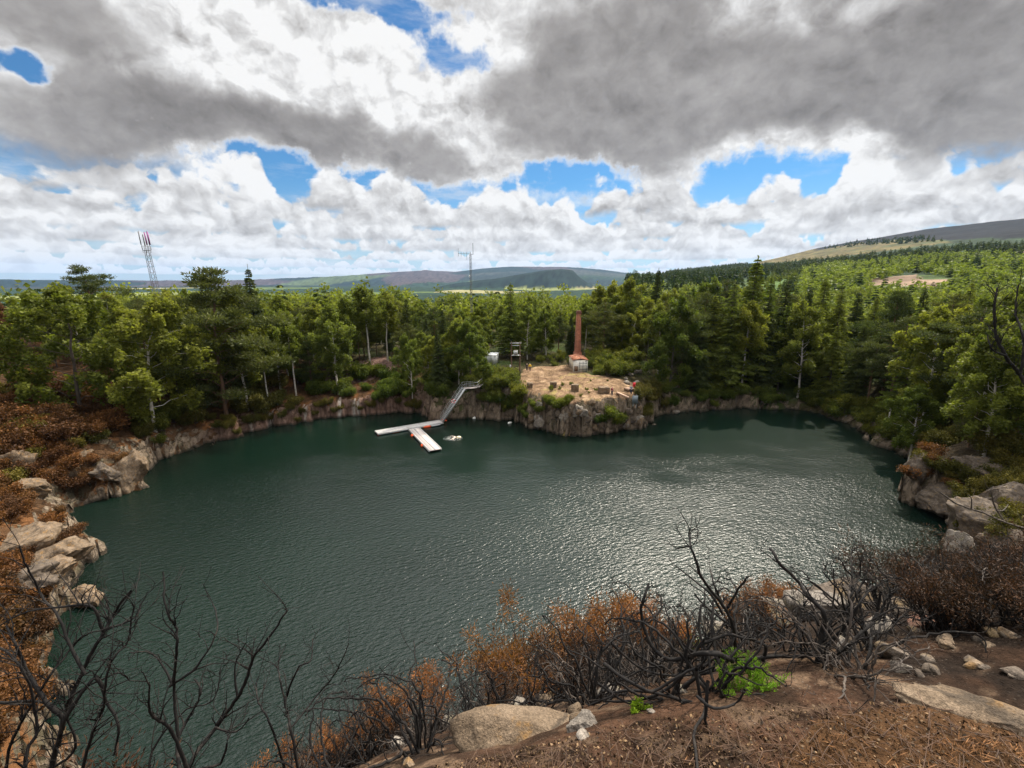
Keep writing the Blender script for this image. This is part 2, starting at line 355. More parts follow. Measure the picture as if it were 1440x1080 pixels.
# ------------------------------------------------------------------ ground sheet: one polar mesh out to the horizon
def in_px(u, v, poly):
    return inpoly(u, v, poly)
def build_ground():
    th = np.radians(np.concatenate([np.arange(-76, 76.001, .21), np.arange(80, 284, 4.)]))
    rr = [.3]
    while rr[-1] < 15000:
        r = rr[-1]
        rr.append(r+(r*.022 if r < 30 else (.62 if r < 62 else (.42 if r < 112 else max(.5, r*.022)))))
    rr = np.array(rr); nt, nr = len(th), len(rr)
    TH, RR = np.meshgrid(th, rr); x = (RR*np.sin(TH)).ravel(); y = (RR*np.cos(TH)).ravel(); r = RR.ravel()
    z, d = land(x, y); z = np.where(r > 115, far_height(x, y, z), z)
    # rock faces are pushed about sideways so that they do not read as a pulled-up sheet
    zg = z.reshape(nr, nt); gr = np.gradient(zg, axis=0)/np.gradient(RR, axis=0)
    sl = np.abs(gr).ravel(); ck = sst(sl, .8, 2.2)*((r > 34) & (r < 118))
    n1 = fbm(x*.8+z*.9, y*.8-z*1.1, 3, 81); n2 = fbm(x*.7-z*1.3+9, y*.7+z*.8, 3, 82)
    nlump, _, _ = cells((x+y*.3)*.55, z*.75+.2*x, 83)
    push = (n1*1.6+(nlump-.5)*1.2)*ck
    x2 = x+push*np.sin(TH.ravel())+n2*.8*ck; y2 = y+push*np.cos(TH.ravel())
    # land cover
    u, v = proj(x, y, z); dpt = y*CP-(z-CAMZ)*SP; vis = dpt > 1
    C = np.zeros((len(x), 3)); K = np.zeros((len(x), 3))
    nz = fbm(x*.15, y*.15, 4, 91)[:, None]; nf = fbm(x*.8, y*.8, 3, 92)[:, None]
    def lay(mask, col, amt=1.0):
        m = (np.clip(mask, 0, 1)*amt)[:, None]; C[:] = C*(1-m)+np.array(col)*m
    lay(np.ones_like(x), (.050, .042, .020))                                     # forest floor
    lay(sst(nz[:, 0], -.05, .25), (.045, .062, .018))
    burnt = sst(-x, 14, 26)*sst(110-y, 0, 20)*(r < 120)
    lay(burnt, (.075, .042, .022)); lay(burnt*sst(nf[:, 0], 0, .2), (.12, .055, .022))
    rb = sst(x, 36, 44)*sst(80-y, 0, 14)*(r < 110); lay(rb, (.060, .045, .028))
    plat = inpoly(x+1.2*fbm(x*.5, y*.5, 2, 95), y+1.2*fbm(x*.5, y*.5, 2, 96), PLAT).astype(float)
    lay(plat, (.215, .138, .080)); lay(plat*sst(nf[:, 0], -.02, .3), (.27, .185, .115)); lay(plat*sst(fbm(x*.35, y*.9, 3, 94), .08, .2), (.17, .105, .065)); lay(plat*sst(nz[:, 0]+nf[:, 0], .22, .4), (.17, .13, .05))
    pink = ((r > 100) & (r < 130)) & in_px(u, v, [(440, 560), (455, 520), (540, 500), (560, 515), (500, 545)])
    lay(pink.astype(float), (.16, .10, .08))
    near = sst(r, 13, 6)
    lay(near, (.022, .015, .011)); lay(near*sst(fbm(x*2.2, y*2.2, 4, 97), .0, .2), (.055, .030, .018))
    lay(sst(r, 2.9, 1.9)*sst(x, -.6, .3), (.080, .043, .026)); lay(sst(r, 4.5, 2.6)*sst(fbm(x*5, y*5, 4, 88), .02, .2), (.034, .020, .013)); lay(sst(r, 4.5, 2.6)*sst(fbm(x*7+3, y*7, 3, 84), .10, .22), (.12, .078, .050))
    lay(sst(r, 6, 3.2)*in_px(u, v, [(1090, 1090), (1150, 1010), (1300, 985), (1460, 1000), (1600, 1100), (1500, 1300), (1100, 1300)]), (.095, .050, .024))
    # country beyond
    f = sst(r, 150, 330)
    lay(f, (.055, .085, .022))
    gx, gy = x/520+.35*fbm(x/700, y/700, 2, 98), y/950
    cv, cd, ce = cells(gx, gy, 101); wood = (cv < np.where(r > 2500, .80, .62)) & (r > 330) & (r < 9000)
    lay(((r > 330)*1.), (.070, .098, .034)); lay(((cv > .84) & (r > 330))*1., (.15, .165, .055)); lay(((cv > .94) & (r > 330))*1., (.21, .19, .09))
    lay(wood*1., (.016, .032, .018))
    M = (r > 3000)*1.; a, e = _el(RIDGE_M); em = np.interp(np.arctan2(x, y), a, e, left=-.03, right=-.03)
    lay(((em > -.022) & (r > 3100) & (r < 4600) & (z > -26))*1., (.010, .019, .016))
    zr = z*(r > 5300); lay(sst(zr+60*fbm(x/900, y/900, 3, 99), 60, 120)*(r > 5300), (.040, .046, .040)); lay(sst(zr+80*fbm(x/600, y/600, 3, 90), 150, 230)*(r > 5300), (.070, .052, .050))
    lay(sst(fbm(x/650, y/1500, 3, 89), .06, .12)*(r > 5300)*(z > 30), (.018, .026, .024))
    hv, _, _ = cells(x/1100+.3*fbm(x/900, y/900, 2, 78), y/1500, 79); fr = sst(r, 5000, 5400)
    lay(fr*(hv < .46), (.012, .022, .020)); lay(fr*((hv > .46) & (hv < .72)), (.050, .040, .042)); lay(fr*((hv > .72) & (hv < .9)), (.055, .075, .034))
    # hillside to the right (patches placed on the ground from the survey)
    hr = (r > 150)*sst(np.arctan2(x, y), .23, .30)
    uj = u+14*fbm(x/45, y/45, 3, 85); vj = v+5*fbm(x/70, y/70, 3, 86)
    lay(hr*(r > 200), (.045, .068, .022))
    lay(hr*(vj < 392)*(r > 500), (.026, .042, .021))
    lay(hr*in_px(uj, vj, [(1070, 400), (1090, 384), (1180, 372), (1260, 366), (1200, 386), (1150, 425), (1060, 430)]), (.060, .098, .028))
    lay(hr*in_px(uj, vj, [(930, 396), (940, 378), (1035, 366), (1030, 392)]), (.020, .036, .022))
    lay(hr*in_px(uj, vj, [(1050, 378), (1090, 368), (1190, 364), (1330, 352), (1440, 345), (1600, 340), (1600, 352), (1440, 356), (1300, 366), (1190, 376), (1100, 386), (1060, 390)]), (.022, .045, .022))
    lay(hr*in_px(uj, vj, [(1055, 372), (1100, 358), (1160, 346), (1260, 334), (1310, 334), (1340, 341), (1250, 352), (1180, 361), (1110, 368)]), (.095, .078, .034)); lay(hr*in_px(uj, vj, [(1140, 352), (1300, 334), (1345, 341), (1250, 352), (1150, 366)])*sst(fbm(x/40, y/60, 3, 77), .0, .2), (.06, .065, .028))
    lay(hr*in_px(uj, vj, [(1140, 354), (1150, 347), (1240, 331), (1300, 318), (1440, 300), (1700, 280), (1700, 340), (1440, 334), (1330, 338), (1250, 338), (1180, 346)]), (.010, .011, .013))
    lay(hr*in_px(uj, vj, [(1200, 396), (1235, 391), (1262, 388), (1288, 385), (1300, 393), (1345, 391), (1358, 398), (1325, 405), (1285, 409), (1255, 402), (1225, 402)]), (.165, .115, .080))
    lay(hr*in_px(uj, vj, [(1395, 356), (1440, 352), (1500, 352), (1500, 362), (1420, 361)]), (.20, .15, .10))
    C *= np.clip(1+(.5+.6*(r < 200))[:, None]*nf+.5*nz+((r > 150)*1.6*fbm(x*.045, y*.045, 4, 93))[:, None], .3, 2.0)
    K[:, 0] = ((r < 135)*1.); K[:, 1] = near; K[:, 2] = plat
    V = np.stack([x2, y2, z], 1)
    St = np.zeros((len(x)+1, 3)); us = u+1.2*fbm(z*1.5, x*.5, 2, 87)
    for uc, wd in ((381, 2.6), (477, 2.0), (498, 1.6), (504, 1.2), (352, 1.2), (430, 1.)):
        St[:-1, 0] = np.maximum(St[:-1, 0], np.exp(-((us-uc)/wd)**2)*(r > 70)*(r < 112))
    St[:-1, 1] = sst(u, 250, 330)*sst(u, 640, 560)*(r > 70)*(r < 112)
    i = np.arange(nr-1)[:, None]*nt; j = np.arange(nt)[None, :]; j1 = (j+1) % nt
    F = np.stack([i+j, i+j1, i+nt+j1, i+nt+j], -1).reshape(-1, 4)
    V = np.concatenate([V, [[0, 0, 24.38]]]); C = np.concatenate([C, C[:1]]); K = np.concatenate([K, K[:1]])
    cap = np.stack([np.full(nt, len(V)-1), (np.arange(nt)+1) % nt, np.arange(nt), np.arange(nt)], 1)
    m, N, b = material('earth and rock')
    at = N.n('ShaderNodeAttribute', attribute_name='cover'); kt = N.n('ShaderNodeAttribute', attribute_name='kind')
    kr, kn, kp = N.sep(S(N, kt.outputs['Vector']))
    geo = N.n('ShaderNodeNewGeometry'); pos = S(N, geo.outputs['Position']); nx, ny, nzz = N.sep(S(N, geo.outputs['True Normal']))
    px, py, pz = N.sep(pos)
    n1 = N.noise(pos, .6, 8, .65); n2 = N.noise(pos, 3.5, 6, .65); n3 = N.noise(pos, 26., 5, .7)
    steep = N.ss(nzz+(n2-.5)*.35, .74, .52)*kr*(1.0-kn*.8)
    st = N.noise(N.xyz(px*1.3, py*1.3, pz*.14), 1.4, 5, .6)                      # run-off streaks down the faces
    rock = N.ramp(n1*.55+n2*.3+st*.25, [(.30, (.045, .036, .027)), (.45, (.115, .088, .064)), (.58, (.215, .166, .120)), (.72, (.36, .29, .215))])
    crack = N.voro(N.xyz(px*.9+n2*.9, py*.9+n1*1.2, pz*.55+n2*.8), .8, 'DISTANCE_TO_EDGE')
    rock = N.mix(N.ss(crack+(n2-.5)*.09, .035, .0)*.6, rock, (.022, .018, .014))
    rock = N.mix(N.ss(N.noise(pos, .35, 5, .6), .60, .70)*.6, rock, (.20, .13, .045))   # ochre lichen
    rock = N.mix(N.ss(N.noise(N.vm('ADD', pos, (5, 7, 1)), .45, 5, .7)+nzz*.3, .58, .72)*.55, rock, (.036, .038, .016))
    sa = N.n('ShaderNodeAttribute', attribute_name='stain'); sw, sp, _ = N.sep(S(N, sa.outputs['Vector']))
    rock = N.mix(sp*.8, rock, N.mix(N.ss(st, .35, .65), (.120, .070, .052), (.270, .165, .128)))
    rock = N.mix(sw*N.ss(st, .3, .5), rock, (.58, .54, .48))
    rock = N.mix(N.ss(pz, .55, .1)*.8, rock, (.030, .026, .020))                  # wet line at the water
    grain = N.lin(n3, .3, .7, .55, 1.5)*N.lin(n2, .3, .7, .7, 1.35)
    base = N.mix(1.0, S(N, at.outputs['Color']), N.xyz(grain, grain, grain), 'MULTIPLY')
    peb = N.voro(pos, 75., 'F1', 1); pd = N.voro(pos, 75., 'F1', 0)
    pb, _, _ = N.sep(peb)
    base = N.mix(N.ss(pb, .84, .88)*N.ss(pd, .5, .3)*kn*.7*N.ss(n2, .42, .6), base, (.20, .16, .125))       # grit and small stones in the soil
    col = N.mix(steep, base, rock)
    N.link(col.o, b.inputs['Base Color']); b.inputs['Roughness'].default_value = .92; b.inputs['Specular IOR Level'].default_value = .06
    hgt = (n2*.30+n1*.4-N.ss(crack, .06, 0.)*.2)*kr*(1.0-kn)+n3*.030+n2*.05*kn+N.ss(pd, .45, .15)*N.ss(pb, .6, .7)*.012*kn
    bump(N, b, hgt, 1.0, .9)
    me = np_mesh('ground', V, np.concatenate([F, cap[:, [0, 1, 2, 3]]])[:len(F)], [m], True)
    add_col(me, 'cover', C); add_col(me, 'kind', K); add_col(me, 'stain', St)
    link('ground', me, kind='structure')
build_ground()

def build_water():
    m, N, b = material('quarry water')
    geo = N.n('ShaderNodeNewGeometry'); pos = S(N, geo.outputs['Position']); px, py, pz = N.sep(pos)
    w = N.noise(pos, .25, 2, .5); wx = px*.92+py*.38; wy = py*.92-px*.38
    gust = N.noise(N.xyz(px*.045, py*.075, 3.), 1., 3, .55)
    open_ = N.ss(py+(gust-.5)*62.+(N.noise(N.xyz(px*.11, py*.2, 5.), 1., 4, .6)-.5)*22.-N.m('ABSOLUTE', px)*.12, 75., 44.)*N.lin(gust, .3, .65, .55, 1.1)
    r1 = N.noise(N.xyz(wx*1.0+w*1.2, wy*2.3, 0.), 1.5, 3, .55); r2 = N.noise(N.xyz(wx*1.7, wy*3.0+w, 4.), 2.1, 2, .5); r3 = N.noise(N.xyz(wx, wy, 8.), .28, 2, .5)
    deep = N.mix(N.ss(N.noise(pos, .03, 3, .5), .35, .65), (.0022, .0078, .0048), (.0030, .0108, .0066))
    N.link(deep.o, b.inputs['Base Color'])
    b.inputs['Roughness'].default_value = .24; b.inputs['IOR'].default_value = 1.333; b.inputs['Specular IOR Level'].default_value = .5
    bump(N, b, (r1*.125+r2*.06)*(open_*.95+.05)+r3*.03, 1.0, 1.0)
    x = np.linspace(-75, 78, 40); y = np.linspace(6, 102, 30); X, Y = np.meshgrid(x, y)
    V = np.stack([X.ravel(), Y.ravel(), np.zeros(X.size)], 1); i = np.arange(29)[:, None]*40; j = np.arange(39)[None, :]
    F = np.stack([i+j, i+j+1, i+41+j, i+40+j], -1).reshape(-1, 4)
    link('water', np_mesh('water', V, F, [m]), kind='structure')
build_water()

def build_haze():
    m = bpy.data.materials.new('air'); m.use_nodes = True; t = m.node_tree; t.nodes.clear()
    v = t.nodes.new('ShaderNodeVolumePrincipled'); v.inputs['Color'].default_value = (.36, .60, 1, 1); v.inputs['Density'].default_value = HAZE
    v.inputs['Anisotropy'].default_value = .2
    o = t.nodes.new('ShaderNodeOutputMaterial'); t.links.new(v.outputs[0], o.inputs['Volume'])
    zb, zt, q = -140, 560, 16500
    V = [(sx*q, sy*q, zz) for zz in (zb, zt) for sx, sy in ((-1, -1), (1, -1), (1, 1), (-1, 1))]
    F = [(0, 3, 2, 1), (4, 5, 6, 7), (0, 1, 5, 4), (1, 2, 6, 5), (2, 3, 7, 6), (3, 0, 4, 7)]
    link('haze', np_mesh('haze', V, F, [m]), kind='stuff')
HAZE = 2.3e-5
# ------------------------------------------------------------------ shape helpers
def tube_arrays(pts, rad, sides=6):
    pts = np.asarray(pts, float); rad = np.asarray(rad, float); n = len(pts)
    tg = np.gradient(pts, axis=0); tg /= np.linalg.norm(tg, axis=1)[:, None]+1e-9
    ref = np.array([.31, .17, .93]) if abs(tg[0] @ np.array([.31, .17, .93])) < .9 else np.array([1., 0, 0])
    a = np.cross(tg, ref); a /= np.linalg.norm(a, axis=1)[:, None]+1e-9; b = np.cross(tg, a)
    an = np.arange(sides)*2*math.pi/sides
    V = pts[:, None]+rad[:, None, None]*(np.cos(an)[None, :, None]*a[:, None]+np.sin(an)[None, :, None]*b[:, None])
    i = np.arange(n-1)[:, None]*sides; j = np.arange(sides)[None, :]; j1 = (j+1) % sides
    return V.reshape(-1, 3), np.stack([i+j, i+j1, i+sides+j1, i+sides+j], -1).reshape(-1, 4)
class Geo:
    def __init__(s): s.V = []; s.F = []; s.n = 0; s.A = []
    def add(s, V, F, a=0.5):
        V = np.asarray(V, float); s.V.append(V); s.F.append(np.asarray(F)+s.n); s.n += len(V)
        s.A.append(np.broadcast_to(np.asarray(a, float).reshape(-1), (len(V),)) if np.size(a) in (1, len(V)) else np.full(len(V), .5))
    def tube(s, pts, rad, sides=6, a=.5): s.add(*tube_arrays(pts, rad, sides), a)
    def quads(s, c, size, rng, asp=.6, axis=None, flat=0., a=.5):
        """leaf cards: centres c, size per leaf, long axis optional"""
        c = np.asarray(c, float); n = len(c)
        t = rng.normal(size=(n, 3)) if axis is None else np.asarray(axis)+rng.normal(size=(n, 3))*.25
        t /= np.linalg.norm(t, axis=1)[:, None]+1e-9
        q = rng.normal(size=(n, 3)); q[:, 2] *= (1-flat); b = np.cross(t, q); b /= np.linalg.norm(b, axis=1)[:, None]+1e-9
        sz = np.broadcast_to(size, (n,))[:, None]
        V = np.stack([c-t*sz*.5, c+b*sz*asp*.5, c+t*sz*.5, c-b*sz*asp*.5], 1).reshape(-1, 3)
        s.add(V, np.arange(4*n).reshape(-1, 4), np.repeat(np.broadcast_to(a, (n,)), 4))
    def mesh(s, name, mats, smooth=False):
        me = np_mesh(name, np.concatenate(s.V), np.concatenate(s.F), mats, smooth)
        A = np.concatenate(s.A); add_col(me, 'tone', np.stack([A, A, A], 1)); return me
def leaf_mat(name, c0, c1, trans=.35, rough=.55):
    m, N, b = material(name); t = m.node_tree
    at = N.n('ShaderNodeAttribute', attribute_name='tone'); oi = N.n('ShaderNodeObjectInfo')
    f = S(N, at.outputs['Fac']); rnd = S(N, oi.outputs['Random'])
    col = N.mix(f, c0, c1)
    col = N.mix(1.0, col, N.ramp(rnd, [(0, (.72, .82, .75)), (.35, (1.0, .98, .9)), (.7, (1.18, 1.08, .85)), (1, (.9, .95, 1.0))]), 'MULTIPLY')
    N.link(col.o, b.inputs['Base Color']); b.inputs['Roughness'].default_value = rough; b.inputs['Specular IOR Level'].default_value = .12
    tr = N.n('ShaderNodeBsdfTranslucent'); c2 = N.mix(1.0, col, (1.25, 1.35, .6), 'MULTIPLY'); N.link(c2.o, tr.inputs[0])
    mx = N.n('ShaderNodeMixShader'); mx.inputs[0].default_value = trans
    N.link(b.outputs[0], mx.inputs[1]); N.link(tr.outputs[0], mx.inputs[2]); N.link(mx.outputs[0], t.nodes['Material Output'].inputs[0])
    return m
def bark_mat(name, stops, scale=3., zs=.3, rough=.9, bmp=.02):
    m, N, b = material(name); tc = N.n('ShaderNodeTexCoord'); p = N.vm('MULTIPLY', S(N, tc.outputs['Object']), (1, 1, zs))
    n = N.noise(p, scale, 5, .65); c = N.ramp(n, stops); N.link(c.o, b.inputs['Base Color']); b.inputs['Roughness'].default_value = rough
    bump(N, b, n, bmp); return m
M = {}
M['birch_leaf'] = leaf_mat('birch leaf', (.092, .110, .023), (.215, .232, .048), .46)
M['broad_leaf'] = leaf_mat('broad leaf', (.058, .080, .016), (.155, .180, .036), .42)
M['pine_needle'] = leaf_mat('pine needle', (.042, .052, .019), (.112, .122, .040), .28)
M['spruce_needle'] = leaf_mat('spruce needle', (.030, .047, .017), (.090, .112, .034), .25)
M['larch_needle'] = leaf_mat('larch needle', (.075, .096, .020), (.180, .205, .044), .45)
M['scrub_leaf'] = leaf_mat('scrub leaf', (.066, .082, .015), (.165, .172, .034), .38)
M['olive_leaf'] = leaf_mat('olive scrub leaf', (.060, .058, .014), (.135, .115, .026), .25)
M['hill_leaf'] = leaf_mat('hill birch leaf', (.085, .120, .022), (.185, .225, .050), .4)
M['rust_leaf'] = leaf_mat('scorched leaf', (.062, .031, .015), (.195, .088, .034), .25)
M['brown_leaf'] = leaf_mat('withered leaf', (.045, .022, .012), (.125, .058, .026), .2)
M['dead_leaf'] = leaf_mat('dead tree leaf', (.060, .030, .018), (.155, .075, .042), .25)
M['birch_bark'] = bark_mat('birch bark', [(.30, (.10, .085, .07)), (.44, (.42, .38, .33)), (.7, (.62, .58, .52))], 2.5, 1.6)
M['pine_bark'] = bark_mat('pine bark', [(.3, (.05, .030, .020)), (.6, (.17, .095, .055)), (.8, (.24, .14, .09))], 2.5, .4)
M['dark_bark'] = bark_mat('dark bark', [(.3, (.030, .024, .018)), (.7, (.10, .078, .060))], 2.5, .4)
rs = np.random.default_rng

def limbs(g, rng, H, n, z0, z1, len_f, rise, droop, r0, sides=5):
    """limbs off a trunk; returns list of polylines"""
    out = []
    for i in range(n):
        t = z0+(z1-z0)*(i+rng.random())/n; a = i*2.4+rng.normal()*.4; L = len_f(t)*(.75+.5*rng.random())
        s = np.linspace(0, 1, 7); up = rise*L*s-droop*L*s**2.2
        wob = np.cumsum(rng.normal(size=(7, 3))*.05*L, 0); wob[0] = 0
        p = np.stack([math.cos(a)*L*s, math.sin(a)*L*s, t*H+up], 1)+wob
        g.tube(p, r0*(1-t*.7)*np.linspace(1, .15, 7), sides); out.append((t, p, L))
    return out
def trunk_line(g, rng, H, r, bend=.25, sides=8, n=10):
    s = np.linspace(0, 1, n); w = np.cumsum(rng.normal(size=(n, 2))*bend, 0)*s[:, None]; w -= w[0]
    p = np.stack([w[:, 0], w[:, 1], s*H], 1); p[0, 2] = -.6
    g.tube(p, r*(1.05-s)**.8+.01, sides); return p
def shift(L, p, H):      # move limbs onto the bent trunk
    for t, q, l in L:
        x = np.interp(t*H, p[:, 2], p[:, 0]); y = np.interp(t*H, p[:, 2], p[:, 1]); q[:, 0] += x; q[:, 1] += y
def birch(seed, H=14., bare=.24, wide=.22, leaf='birch_leaf', nleaf=15000, bark='birch_bark', size=.33, fork=False):
    rng = rs(seed); T = Geo(); K = Geo(); p = trunk_line(T, rng, H, .15 if not fork else .13, .22)
    prof = lambda t: H*wide*(math.sin(math.pi*min(1, max(.08, (t-bare+.12)/(1.12-bare)))**.85)+.06)
    G = Geo(); L = limbs(G, rng, H, 30, bare, .97, prof, .75, .45, .055)
    for t, q, l in L:
        x = np.interp(t*H, p[:, 2], p[:, 0]); y = np.interp(t*H, p[:, 2], p[:, 1]); q[:, 0] += x; q[:, 1] += y
        T.tube(q, .055*(1.1-t)*np.linspace(1, .15, 7), 5)
    cl = []
    for t, q, l in L:
        for s in (.45, .62, .78, .9, 1.0):
            k = s*6; i = min(5, int(k)); c = q[i]+(q[i+1]-q[i])*(k-i); cl.append((c+rng.normal(size=3)*np.array([.25, .25, .32]), .36+.10*l*(1.1-s)+.25*rng.random()))
    cl.append((p[-1]+[0, 0, .1], .6))
    tot = sum(r**2 for c, r in cl)
    for c, r in cl:
        n = max(8, int(nleaf*r*r/tot)); o = rng.normal(size=(n, 3)); o /= np.linalg.norm(o, axis=1)[:, None]
        o *= (rng.random(n)**.45)[:, None]*r*np.array([.95, .95, .95]); o[:, 2] -= np.abs(rng.normal(size=n))*.45*(rng.random(n) < .6)
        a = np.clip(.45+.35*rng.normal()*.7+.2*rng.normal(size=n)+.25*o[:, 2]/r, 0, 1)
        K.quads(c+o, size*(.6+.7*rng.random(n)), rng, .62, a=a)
    return T.mesh('trunk', [M[bark]], True), K.mesh('crown', [M[leaf]])
def conifer(seed, H=16., base=.08, wide=.19, dens=1.0, leaf='spruce_needle', droop=.35, step=.42, size=.42, bark='dark_bark', ragged=.2):
    rng = rs(seed); T = Geo(); K = Geo(); p = trunk_line(T, rng, H, .19, .05); z = base*H
    while z < H*.985:
        t = z/H; n = int(6+3*(1-t)+rng.integers(0, 2)); f = (1-t)**.82*(1 if t > base+.1 else .6+.4*(t-base)/.1)
        for i in range(n):
            a = rng.random()*6.28; L = H*wide*f*(1-ragged+2*ragged*rng.random())+.18; m = 6; s = np.linspace(0, 1, m)
            e = .25*t-.02+rng.normal()*.08
            q = np.stack([math.cos(a)*L*s, math.sin(a)*L*s, z+L*(e*s-droop*s**1.4+.18*droop*s**4)+0*s], 1)
            q[:, 0] += np.interp(z, p[:, 2], p[:, 0]); q[:, 1] += np.interp(z, p[:, 2], p[:, 1])
            if L > .8: T.tube(q, .03*(1.2-t)*np.linspace(1, .2, m), 3)
            k = max(4, int(dens*1.5*(6+L*13))); u = rng.random(k)**.7; c = np.stack([np.interp(u, s, q[:, d]) for d in range(3)], 1)
            sd = np.array([-math.sin(a), math.cos(a), 0]); off = rng.normal(size=k)*.22*L*(1.15-u)**.7
            c = c+sd*off[:, None]; c[:, 2] -= np.abs(off)*.25+rng.random(k)*.16
            ax = np.array([math.cos(a)*.7, math.sin(a)*.7, -.25])+sd*np.sign(off)[:, None]*.8
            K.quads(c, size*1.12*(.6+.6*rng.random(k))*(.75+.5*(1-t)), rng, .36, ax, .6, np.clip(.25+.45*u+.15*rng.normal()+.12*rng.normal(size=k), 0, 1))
        z += step*(.75+.5*rng.random())*(1.1-.4*t)
    K.quads(np.array([[0, 0, H*.98+i*.1] for i in range(6)])+np.append(p[-1][:2], 0), .4, rng, .3, np.array([0, 0, 1.]), a=.6)
    return T.mesh('trunk', [M[bark]], True), K.mesh('crown', [M[leaf]])
def pine(seed, H=15., bare=.35, wide=.26, nl=26, dens=1.0, leaf='pine_needle'):
    rng = rs(seed); T = Geo(); K = Geo(); p = trunk_line(T, rng, H, .2, .2)
    prof = lambda t: H*wide*max(.14, math.sin(math.pi*min(1, max(.0, .18+.82*(t-bare)/(1-bare)))**.9))*(.8+.4*rng.random())
    G = Geo(); L = limbs(G, rng, H, nl, bare, .97, prof, .42, .18, .07)
    for t, q, l in L:
        q[:, 0] += np.interp(t*H, p[:, 2], p[:, 0]); q[:, 1] += np.interp(t*H, p[:, 2], p[:, 1])
        T.tube(q, .075*(1.15-t)*np.linspace(1, .2, 7), 5)
        for s in (.4, .6, .78, .92, 1.0):
            if rng.random() < .12: continue
            k = s*6; i = min(5, int(k)); c = q[i]+(q[i+1]-q[i])*(k-i)+rng.normal(size=3)*.25*np.array([1, 1, .4]); r = .55+.13*l+.2*rng.random(); n = int(46*dens*r*r/.5)
            o = rng.normal(size=(n, 3)); o /= np.linalg.norm(o, axis=1)[:, None]; o *= (rng.random(n)**.5)[:, None]*r*np.array([1.1, 1.1, .42])
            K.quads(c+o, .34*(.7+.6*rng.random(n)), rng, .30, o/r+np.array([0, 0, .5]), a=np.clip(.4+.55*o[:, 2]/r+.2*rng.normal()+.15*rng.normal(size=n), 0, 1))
    return T.mesh('trunk', [M['pine_bark']], True), K.mesh('crown', [M[leaf]])
def bush(seed, R=1.0, H=1.5, leaf='scrub_leaf', n=3200, size=.13, spiky=False):
    rng = rs(seed); T = Geo(); K = Geo(); nst = 9; cl = []
    for i in range(nst):
        a = i*2.4+rng.random(); l = R*(.25+.75*rng.random()); s = np.linspace(0, 1, 6)
        q = np.stack([math.cos(a)*l*s, math.sin(a)*l*s, H*(.55+.45*rng.random())*s**.8-.15], 1)+np.cumsum(rng.normal(size=(6, 3))*.05*R, 0)
        T.tube(q, .03*R*np.linspace(1, .25, 6), 4); cl += [(q[3], .40*R), (q[4], .45*R), (q[5], .38*R)]
    for c, r in cl:
        k = n//len(cl); o = rng.normal(size=(k, 3)); o /= np.linalg.norm(o, axis=1)[:, None]; o *= (rng.random(k)**.5)[:, None]*r*(.8+.4*rng.random())
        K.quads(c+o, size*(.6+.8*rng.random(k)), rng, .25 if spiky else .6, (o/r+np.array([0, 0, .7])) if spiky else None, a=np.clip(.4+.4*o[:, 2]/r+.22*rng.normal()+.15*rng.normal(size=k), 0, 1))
    return T.mesh('stem', [M['dark_bark']], True), K.mesh('crown', [M[leaf]])

PROTO = {'rusty': [birch(15, 14, .15, .26, 'dead_leaf', 12000)], 'birch': [birch(1), birch(2, 14, .2, .25), birch(3, 14, .3, .19), birch(4, 14, .16, .27)],
         'tall_birch': [birch(11, 14, .46, .17, nleaf=11000), birch(12, 14, .5, .15, nleaf=10000)],
         'broad': [birch(21, 14, .08, .34, 'broad_leaf', 17000, 'dark_bark', .34), birch(22, 14, .12, .29, 'broad_leaf', 15000, 'dark_bark', .34)],
         'pine': [pine(31), pine(32, 15, .22, .30, 32), pine(33, 15, .42, .24)],
         'wide_pine': [pine(35, 15, .06, .33, 46, 1.0), pine(36, 15, .1, .30, 42)],
         'spruce': [conifer(41), conifer(42, 16, .05, .17), conifer(43, 16, .18, .20, .9, ragged=.35)],
         'larch': [conifer(51, 16, .12, .17, .85, 'larch_needle', .25, .46, .44, ragged=.35), conifer(52, 16, .10, .20, .8, 'larch_needle', .32, .46, .44, ragged=.4)],
         'scrub': [bush(61), bush(62, 1.1, 1.2), bush(63, .9, 1.9)],
         'olive': [bush(64, 1.0, 1.3, 'olive_leaf'), bush(65, 1.1, 1.0, 'olive_leaf')],
         'rust': [bush(66, 1.0, 1.1, 'rust_leaf', 3000, .12), bush(67, 1.1, .9, 'rust_leaf', 3000, .12), bush(68, 1, 1.2, 'brown_leaf', 2600, .12)],
         'green': [bush(69, 1.0, 1.2, 'broad_leaf', 3200, .14), bush(70, 1.1, 1.0, 'broad_leaf', 3200, .14)]}
PH = {'rusty': 14, 'birch': 14, 'tall_birch': 14, 'broad': 14, 'pine': 15, 'wide_pine': 15, 'spruce': 16, 'larch': 16, 'scrub': 1.6, 'olive': 1.3, 'rust': 1.2, 'green': 1.3}
NAME = {'rusty': ('birch_tree', 'tree'), 'birch': ('birch_tree', 'tree'), 'tall_birch': ('birch_tree', 'tree'), 'broad': ('broadleaf_tree', 'tree'), 'pine': ('pine_tree', 'tree'), 'wide_pine': ('pine_tree', 'tree'),
        'spruce': ('spruce_tree', 'tree'), 'larch': ('larch_tree', 'tree'), 'scrub': ('leafy_bush', 'bush'), 'olive': ('olive_bush', 'bush'), 'rust': ('scorched_bush', 'bush'), 'green': ('leafy_bush', 'bush')}
PLANTS = []
_rng = rs(7)
